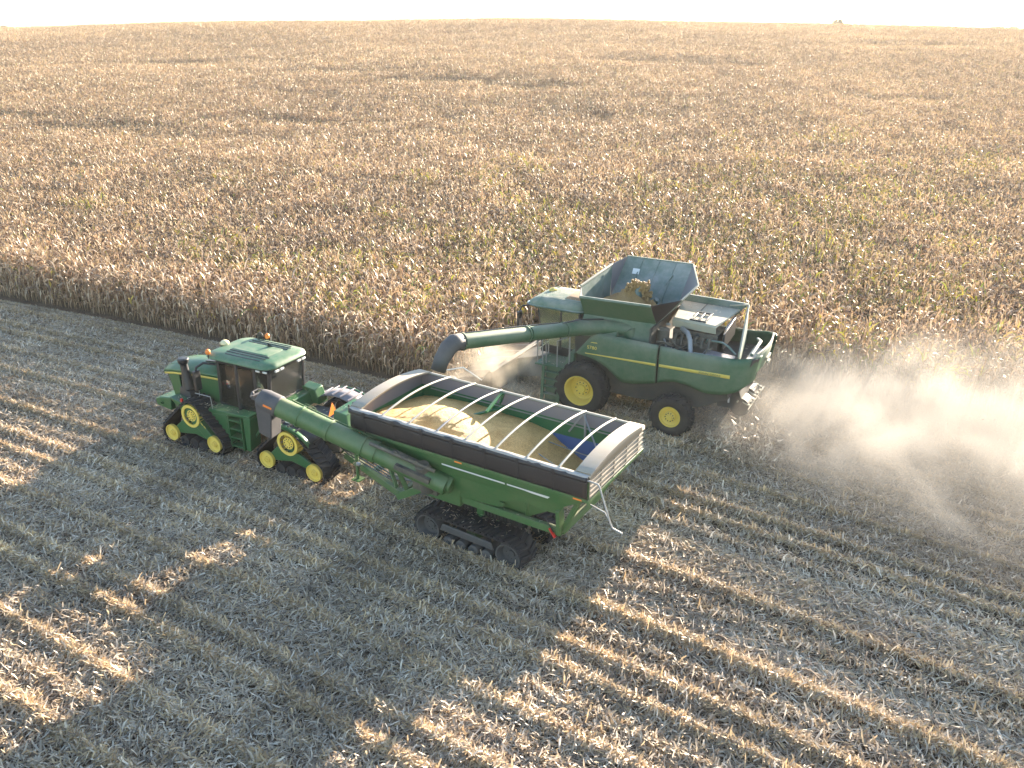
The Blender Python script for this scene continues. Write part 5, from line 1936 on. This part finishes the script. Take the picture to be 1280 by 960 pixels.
    ch.bar((-5.9, -1.25, 1.30), (-5.9, .95, 1.30), .05)
    ch.bar((-6.32, -1.2, 1.15), (-6.32, 1.1, 1.15), .035)
    ch.build("spreader_slat", M['deck'], cho)
    ch = MB()
    ch.tube([(-5.75, .35, 1.55), (-5.75, .35, 1.62)], .14, 14)
    ch.tube([(-5.65, -.45, 1.65), (-5.65, -.45, 1.72)], .14, 14)
    ch.box(-5.6, -5.5, .8, .9, 1.3, 1.62)
    ch.bar((-5.6, .95, 1.2), (-5.55, .80, 1.75), .06)
    ch.build("spreader_motor", M['steel'], cho)
    # corn in the bin: heap and the stream boiling up from the fill auger
    def heap(x, y):
        d2 = math.hypot(x + .95, y + .15)
        return 4.36 - .55 * d2 + .08 * math.sin(9 * x + 2) * math.cos(8 * y) + .05 * math.sin(7 * x + 3 * y) * math.sin(6 * y)
    g = MB()
    g.grid([[(-2.1 + 2.1 * i / 24, -1.05 + 1.9 * j / 22, max(3.50, heap(-2.1 + 2.1 * i / 24, -1.05 + 1.9 * j / 22))) for j in range(23)] for i in range(25)])
    rg = random.Random(4)
    for k in range(420):                               # kernels in the air, two ragged streams
        u = rg.random()
        if k % 2: c = Vector((-1.28 - .40 * u, -.42 + .15 * u, 4.45 + .45 * u - 1.25 * u * u))
        else: c = Vector((-1.22 + .42 * u, -.40 + .28 * u, 4.45 + .50 * u - 1.0 * u * u))
        j = .05 + .06 * u
        c += Vector((rg.gauss(0, j), rg.gauss(0, j), rg.gauss(0, j)))
        r_ = rg.uniform(.025, .07)
        g.ball(c, r_, r_, r_ * 1.3, 5, 4)
    gr = g.build("bin_grain", M['grain_brown'], None, smooth=60)
    gr.location = P
    gr.rotation_euler = (0, 0, ROT)
    tag(gr, "brown corn grain heaping and spurting up in the harvester's open bin", "grain", kind='stuff')
    return t


make_combine()


# ------------------------------------------------------------------ chaff and leaf bits caught on the machines
def caught(parent_name, boxes, seed, n):
    """straw bits lying on ledges of one machine: boxes of (x0, x1, y0, y1, z) in its own frame"""
    par = bpy.data.objects[parent_name]
    rng = random.Random(seed)
    L = Leafy()
    ar = [max(.02, (b[1] - b[0]) * (b[3] - b[2])) for b in boxes]
    for _ in range(n):
        b = rng.choices(boxes, ar)[0]
        x, y, z = rng.uniform(b[0], b[1]), rng.uniform(b[2], b[3]), b[4] + rng.uniform(.003, .02)
        a, ln, w = rng.uniform(0, 2 * PI), rng.uniform(.02, .14), rng.uniform(.004, .012)
        L.strip([(x, y, z), (x + math.cos(a) * ln, y + math.sin(a) * ln, z + rng.uniform(-.0, .02))], [w, w * .6], (-math.sin(a), math.cos(a), 0), shade(rng.choice(PALE), rng, .25))
    o = bpy.data.objects.new("caught_straw", L.mesh("caught_straw", M['litter']))
    COL.objects.link(o)
    o.parent = par
    o['kind'] = 'stuff'


caught("tractor", [(-.3, 1.8, .95, 1.28, 1.61), (.9, 2.8, 1.25, 1.58, 1.72), (-3.3, -2.9, -.8, .1, 1.93), (-3.0, -1.6, -.5, .5, 1.56), (4.1, 4.7, -.5, .5, 1.08), (-1.3, -.95, -.8, .85, 1.97)], 1, 260)
caught("grain_cart", [(-1.1, 1.2, .45, 1.1, .97), (2.5, 5.6, -.75, .3, 1.0), (-2.7, 1.2, 1.02, 1.10, 1.80), (.8, 1.5, 1.1, 1.4, 2.07)], 2, 260)
caught("combine_harvester", [(-4.2, -2.9, -1.5, .3, 3.80), (-5.3, -4.2, .75, 1.45, 2.93), (-5.8, -5.2, -1.1, 1.1, 2.76), (.5, 1.7, .95, 1.95, 1.73), (.5, 2.3, -.7, .7, 3.88), (-4.0, -2.6, .9, 1.5, 2.62), (-4.4, -3.0, -.5, .4, 3.37)], 3, 420)


# ------------------------------------------------------------------ trees far off on the skyline
def far_tree(name, label, x, y, z0, h, w, seed, cat="tree", group=None):
    rng = random.Random(seed)
    t = thing(name, label, cat, (x, y, z0), 0, group)
    tr = MB()
    tr.tube([(0, 0, 0), (.1, 0, h * .35), (.15, .1, h * .7)], [h * .035, h * .025, h * .01], 8)
    for k in range(5):
        a = 2 * PI * k / 5
        tr.tube([(.05, 0, h * (.28 + .05 * k)), (math.cos(a) * w * .25, math.sin(a) * w * .25, h * (.45 + .06 * k))], [h * .014, h * .005], 6)
    tr.build("trunk", M['bark'], t)
    L = Leafy()
    lobes = [(rng.gauss(0, w * .2), rng.gauss(0, w * .2), h * rng.uniform(.45, .85), rng.uniform(.14, .2) * w) for _ in range(12)]
    for cx, cy, cz, r_ in lobes:
        for _ in range(260):
            v = Vector((rng.gauss(0, 1), rng.gauss(0, 1), rng.gauss(0, .8))).normalized() * r_ * rng.uniform(.6, 1.05)
            p = (cx + v.x, cy + v.y, max(h * .2, cz + v.z))
            a = rng.uniform(0, 2 * PI)
            s_ = rng.uniform(.5, 1.1)
            q = (p[0] + math.cos(a) * s_, p[1] + math.sin(a) * s_, p[2] + rng.uniform(-.2, .2))
            L.strip([p, q], [s_ * .6, s_ * .4], (-math.sin(a) * .7, math.cos(a) * .7, .7), shade((.07, .085, .035), rng, .3))
    me = L.mesh("crown", M['leaf'])
    c = bpy.data.objects.new("crown", me)
    COL.objects.link(c)
    c.parent = t
    return t


M['bark'] = paint("bark", (.10, .075, .055), .9, dust=.1)


def sight(px, py, dist):
    """ground plan point and height seen at a given bearing, used to stand far trees beyond the crest"""
    w = dist / (math.cos(CAM_P))
    y = dist
    x = (px - 640) / 1035 * (dist * math.cos(CAM_P) - (0) * math.sin(CAM_P)) * 1.0
    return x, y


far_tree("skyline_tree", "rounded tree just showing over the far crest of the corn field", 156, 430, -7.3, 27.5, 12.0, 3)
far_tree("skyline_tree", "tiny tree at the left end of the horizon, the wider one", -249, 440, -6, 24.5, 5, 4)
far_tree("skyline_tree", "tiny tree on the horizon at the very edge of the picture, the smaller one", -257, 446, -6, 23.5, 4, 6)
L = Leafy()
rng = random.Random(77)
for k in range(46):
    x = 270 + k * 3.2 + rng.uniform(-2, 2)
    y = 520 + rng.uniform(-12, 12)
    hh = rng.uniform(19.5, 23.0) - .6 + (1.0 if k > 16 else 0)
    for _ in range(240):
        p = (x + rng.gauss(0, 1.9), y + rng.gauss(0, 1.9), -6 + hh * (1 - abs(rng.gauss(0, .22))))
        a, s_ = rng.uniform(0, 2 * PI), rng.uniform(.7, 1.4)
        L.strip([p, (p[0] + math.cos(a) * s_, p[1] + math.sin(a) * s_, p[2] + rng.uniform(-.4, .4))], [s_ * .5, s_ * .3], (-math.sin(a) * .7, math.cos(a) * .7, .7), shade((.075, .09, .04), rng, .3))
    L.stick((x, y, -6), (x, y, -6 + hh * .7), .2, .1, (.1, .07, .05), 5)
wood = bpy.data.objects.new("far_wood", L.mesh("far_wood", M['leaf']))
COL.objects.link(wood)
tag(wood, "pale far wood beyond the right end of the crest", "wood", kind='stuff')


# ------------------------------------------------------------------ dust the harvester raises
def dust_volume(name, label, cat, corners, dens_nodes, dens, colr=(0.63, 0.58, 0.52), aniso=0.1):
    """a closed box of dusty air; corners = (s0, s1, L0, L1, z0, z1) in the field frame"""
    s0, s1, a, b, z0, z1 = corners
    mb = MB().box(s0, s1, a, b, z0, z1)
    m, nt, out = new_mat(name)
    pv = nd(nt, "ShaderNodeVolumePrincipled")
    pv.inputs["Color"].default_value = (*colr, 1)
    pv.inputs["Anisotropy"].default_value = aniso
    tc = nd(nt, "ShaderNodeTexCoord")
    d = dens_nodes(nt, tc.outputs["Object"])
    mul = nd(nt, "ShaderNodeMath", operation='MULTIPLY')
    nt.links.new(d, mul.inputs[0])
    mul.inputs[1].default_value = dens
    nt.links.new(mul.outputs[0], pv.inputs["Density"])
    nt.links.new(pv.outputs[0], out.inputs["Volume"])
    o = mb.build(name, m, None, smooth=0)
    o.rotation_euler = (0, 0, ROT)
    tag(o, label, cat, kind='stuff')
    return o


def math_n(nt, op, a, b=None, clamp=False):
    n = nd(nt, "ShaderNodeMath", operation=op, use_clamp=clamp)
    for i, v in enumerate((a, b)):
        if v is None: continue
        if isinstance(v, (int, float)): n.inputs[i].default_value = v
        else: nt.links.new(v, n.inputs[i])
    return n.outputs[0]


def ramp(nt, v, a, b, lo=0.0, hi=1.0, smooth=True):
    n = nd(nt, "ShaderNodeMapRange")
    n.interpolation_type = 'SMOOTHSTEP' if smooth else 'LINEAR'
    n.inputs["From Min"].default_value = a
    n.inputs["From Max"].default_value = b
    n.inputs["To Min"].default_value = lo
    n.inputs["To Max"].default_value = hi
    nt.links.new(v, n.inputs["Value"])
    return n.outputs[0]


def plume(nt, co):
    sp = nd(nt, "ShaderNodeSeparateXYZ")
    nt.links.new(co, sp.inputs[0])
    s, l, z = sp.outputs
    n1 = nd(nt, "ShaderNodeTexNoise", Scale=0.5, Detail=6.0, Roughness=0.62, Distortion=0.6)
    nt.links.new(co, n1.inputs["Vector"])
    puff = ramp(nt, n1.outputs["Fac"], .40, .64)
    # it starts low behind the machine and grows taller and wider, drifting towards the cut ground
    along = ramp(nt, s, 9.2, 2.6)
    top = ramp(nt, s, 8.5, -4.0, 1.3, 4.3, False)
    hgt = math_n(nt, 'DIVIDE', z, top)
    vert = ramp(nt, hgt, 1.0, .3)
    near = ramp(nt, s, 7.5, -12.0, -24.7, -17.2, False)
    side1 = ramp(nt, math_n(nt, 'SUBTRACT', near, l), -.4, 2.4)
    side2 = ramp(nt, l, -35.5, -30.5)
    fade = ramp(nt, s, -16.0, -9.0, .3, 1)
    q = math_n(nt, 'MULTIPLY', along, vert)
    q = math_n(nt, 'MULTIPLY', q, side1)
    q = math_n(nt, 'MULTIPLY', q, side2)
    q = math_n(nt, 'MULTIPLY', q, fade)
    q = math_n(nt, 'MULTIPLY', q, ramp(nt, s, -5.0, 4.5, .8, 1.7))
    p2 = math_n(nt, 'ADD', math_n(nt, 'MULTIPLY', puff, 1.0), .2)
    return math_n(nt, 'MULTIPLY', q, p2)


dust_volume("dust_cloud", "pale dust cloud billowing behind the harvester", "dust", (-18, 9.3, -35.5, -16, .02, 4.4), plume, 0.46)


def wisp(nt, co):
    n1 = nd(nt, "ShaderNodeTexNoise", Scale=0.9, Detail=4.0, Roughness=0.6)
    nt.links.new(co, n1.inputs["Vector"])
    puff = ramp(nt, n1.outputs["Fac"], .40, .70)
    g = nd(nt, "ShaderNodeTexGradient", gradient_type='SPHERICAL')
    mp = nd(nt, "ShaderNodeMapping")
    mp.inputs["Location"].default_value = (-(14.6) / 3.2, 25.2 / 2.4, -.9 / 1.6)
    mp.inputs["Scale"].default_value = (1 / 3.2, 1 / 2.4, 1 / 1.6)
    nt.links.new(co, mp.inputs["Vector"])
    nt.links.new(mp.outputs[0], g.inputs["Vector"])
    return math_n(nt, 'MULTIPLY', ramp(nt, g.outputs["Fac"], 0, .7), puff)


dust_volume("dust_wisp", "thin brown dust kicked up round the corn head", "dust", (11.4, 17.8, -27.6, -22.8, .02, 2.5), wisp, 0.9, colr=(.85, .75, .62))


# chopped chaff thrown out behind the harvester
L = Leafy()
rng = random.Random(31)
for k in range(5200):
    if k < 4000:
        s, l = 5.0 + rng.gauss(0, .55), -25.2 + rng.gauss(0, .55)
        z = abs(rng.gauss(0, .42))
    else:
        u = rng.random() ** 1.6
        s, l = 5.2 - u * 16, -27.0 + rng.gauss(0, 1.3 + 2.0 * u) + u * 1.5
        z = abs(rng.gauss(0, .9)) * (1 + .6 * u)
    a, el, ln = rng.uniform(0, 2 * PI), rng.uniform(-1, 1), rng.uniform(.06, .26) * (1 if k < 3600 else .3)
    w = rng.uniform(.008, .026) * (1 if k < 3600 else .5)
    p = (s, l, z + .02)
    q = (s + math.cos(a) * math.cos(el) * ln, l + math.sin(a) * math.cos(el) * ln, max(.01, z + math.sin(el) * ln))
    L.strip([p, q], [w, w * .6], (-math.sin(a), math.cos(a), .3), shade(rng.choice(PALE), rng))
ch = bpy.data.objects.new("flying_chaff", L.mesh("flying_chaff", M['litter']))
COL.objects.link(ch)
ch.rotation_euler = (0, 0, ROT)
tag(ch, "burst of chopped chaff flying out behind the harvester", "chaff", kind='stuff')

HAZE_D = 0.00022
if HAZE_D:
    mb = MB().box(-420, 420, -60, 640, -16, 42)
    m, nt, out = new_mat("haze")
    pv = nd(nt, "ShaderNodeVolumePrincipled", Density=HAZE_D)
    pv.inputs["Color"].default_value = (.95, .92, .88, 1)
    pv.inputs["Anisotropy"].default_value = .25
    nt.links.new(pv.outputs[0], out.inputs["Volume"])
    o = mb.build("haze", m, None, smooth=0)
    tag(o, "warm low sun haze over the whole field", "haze", kind='stuff')
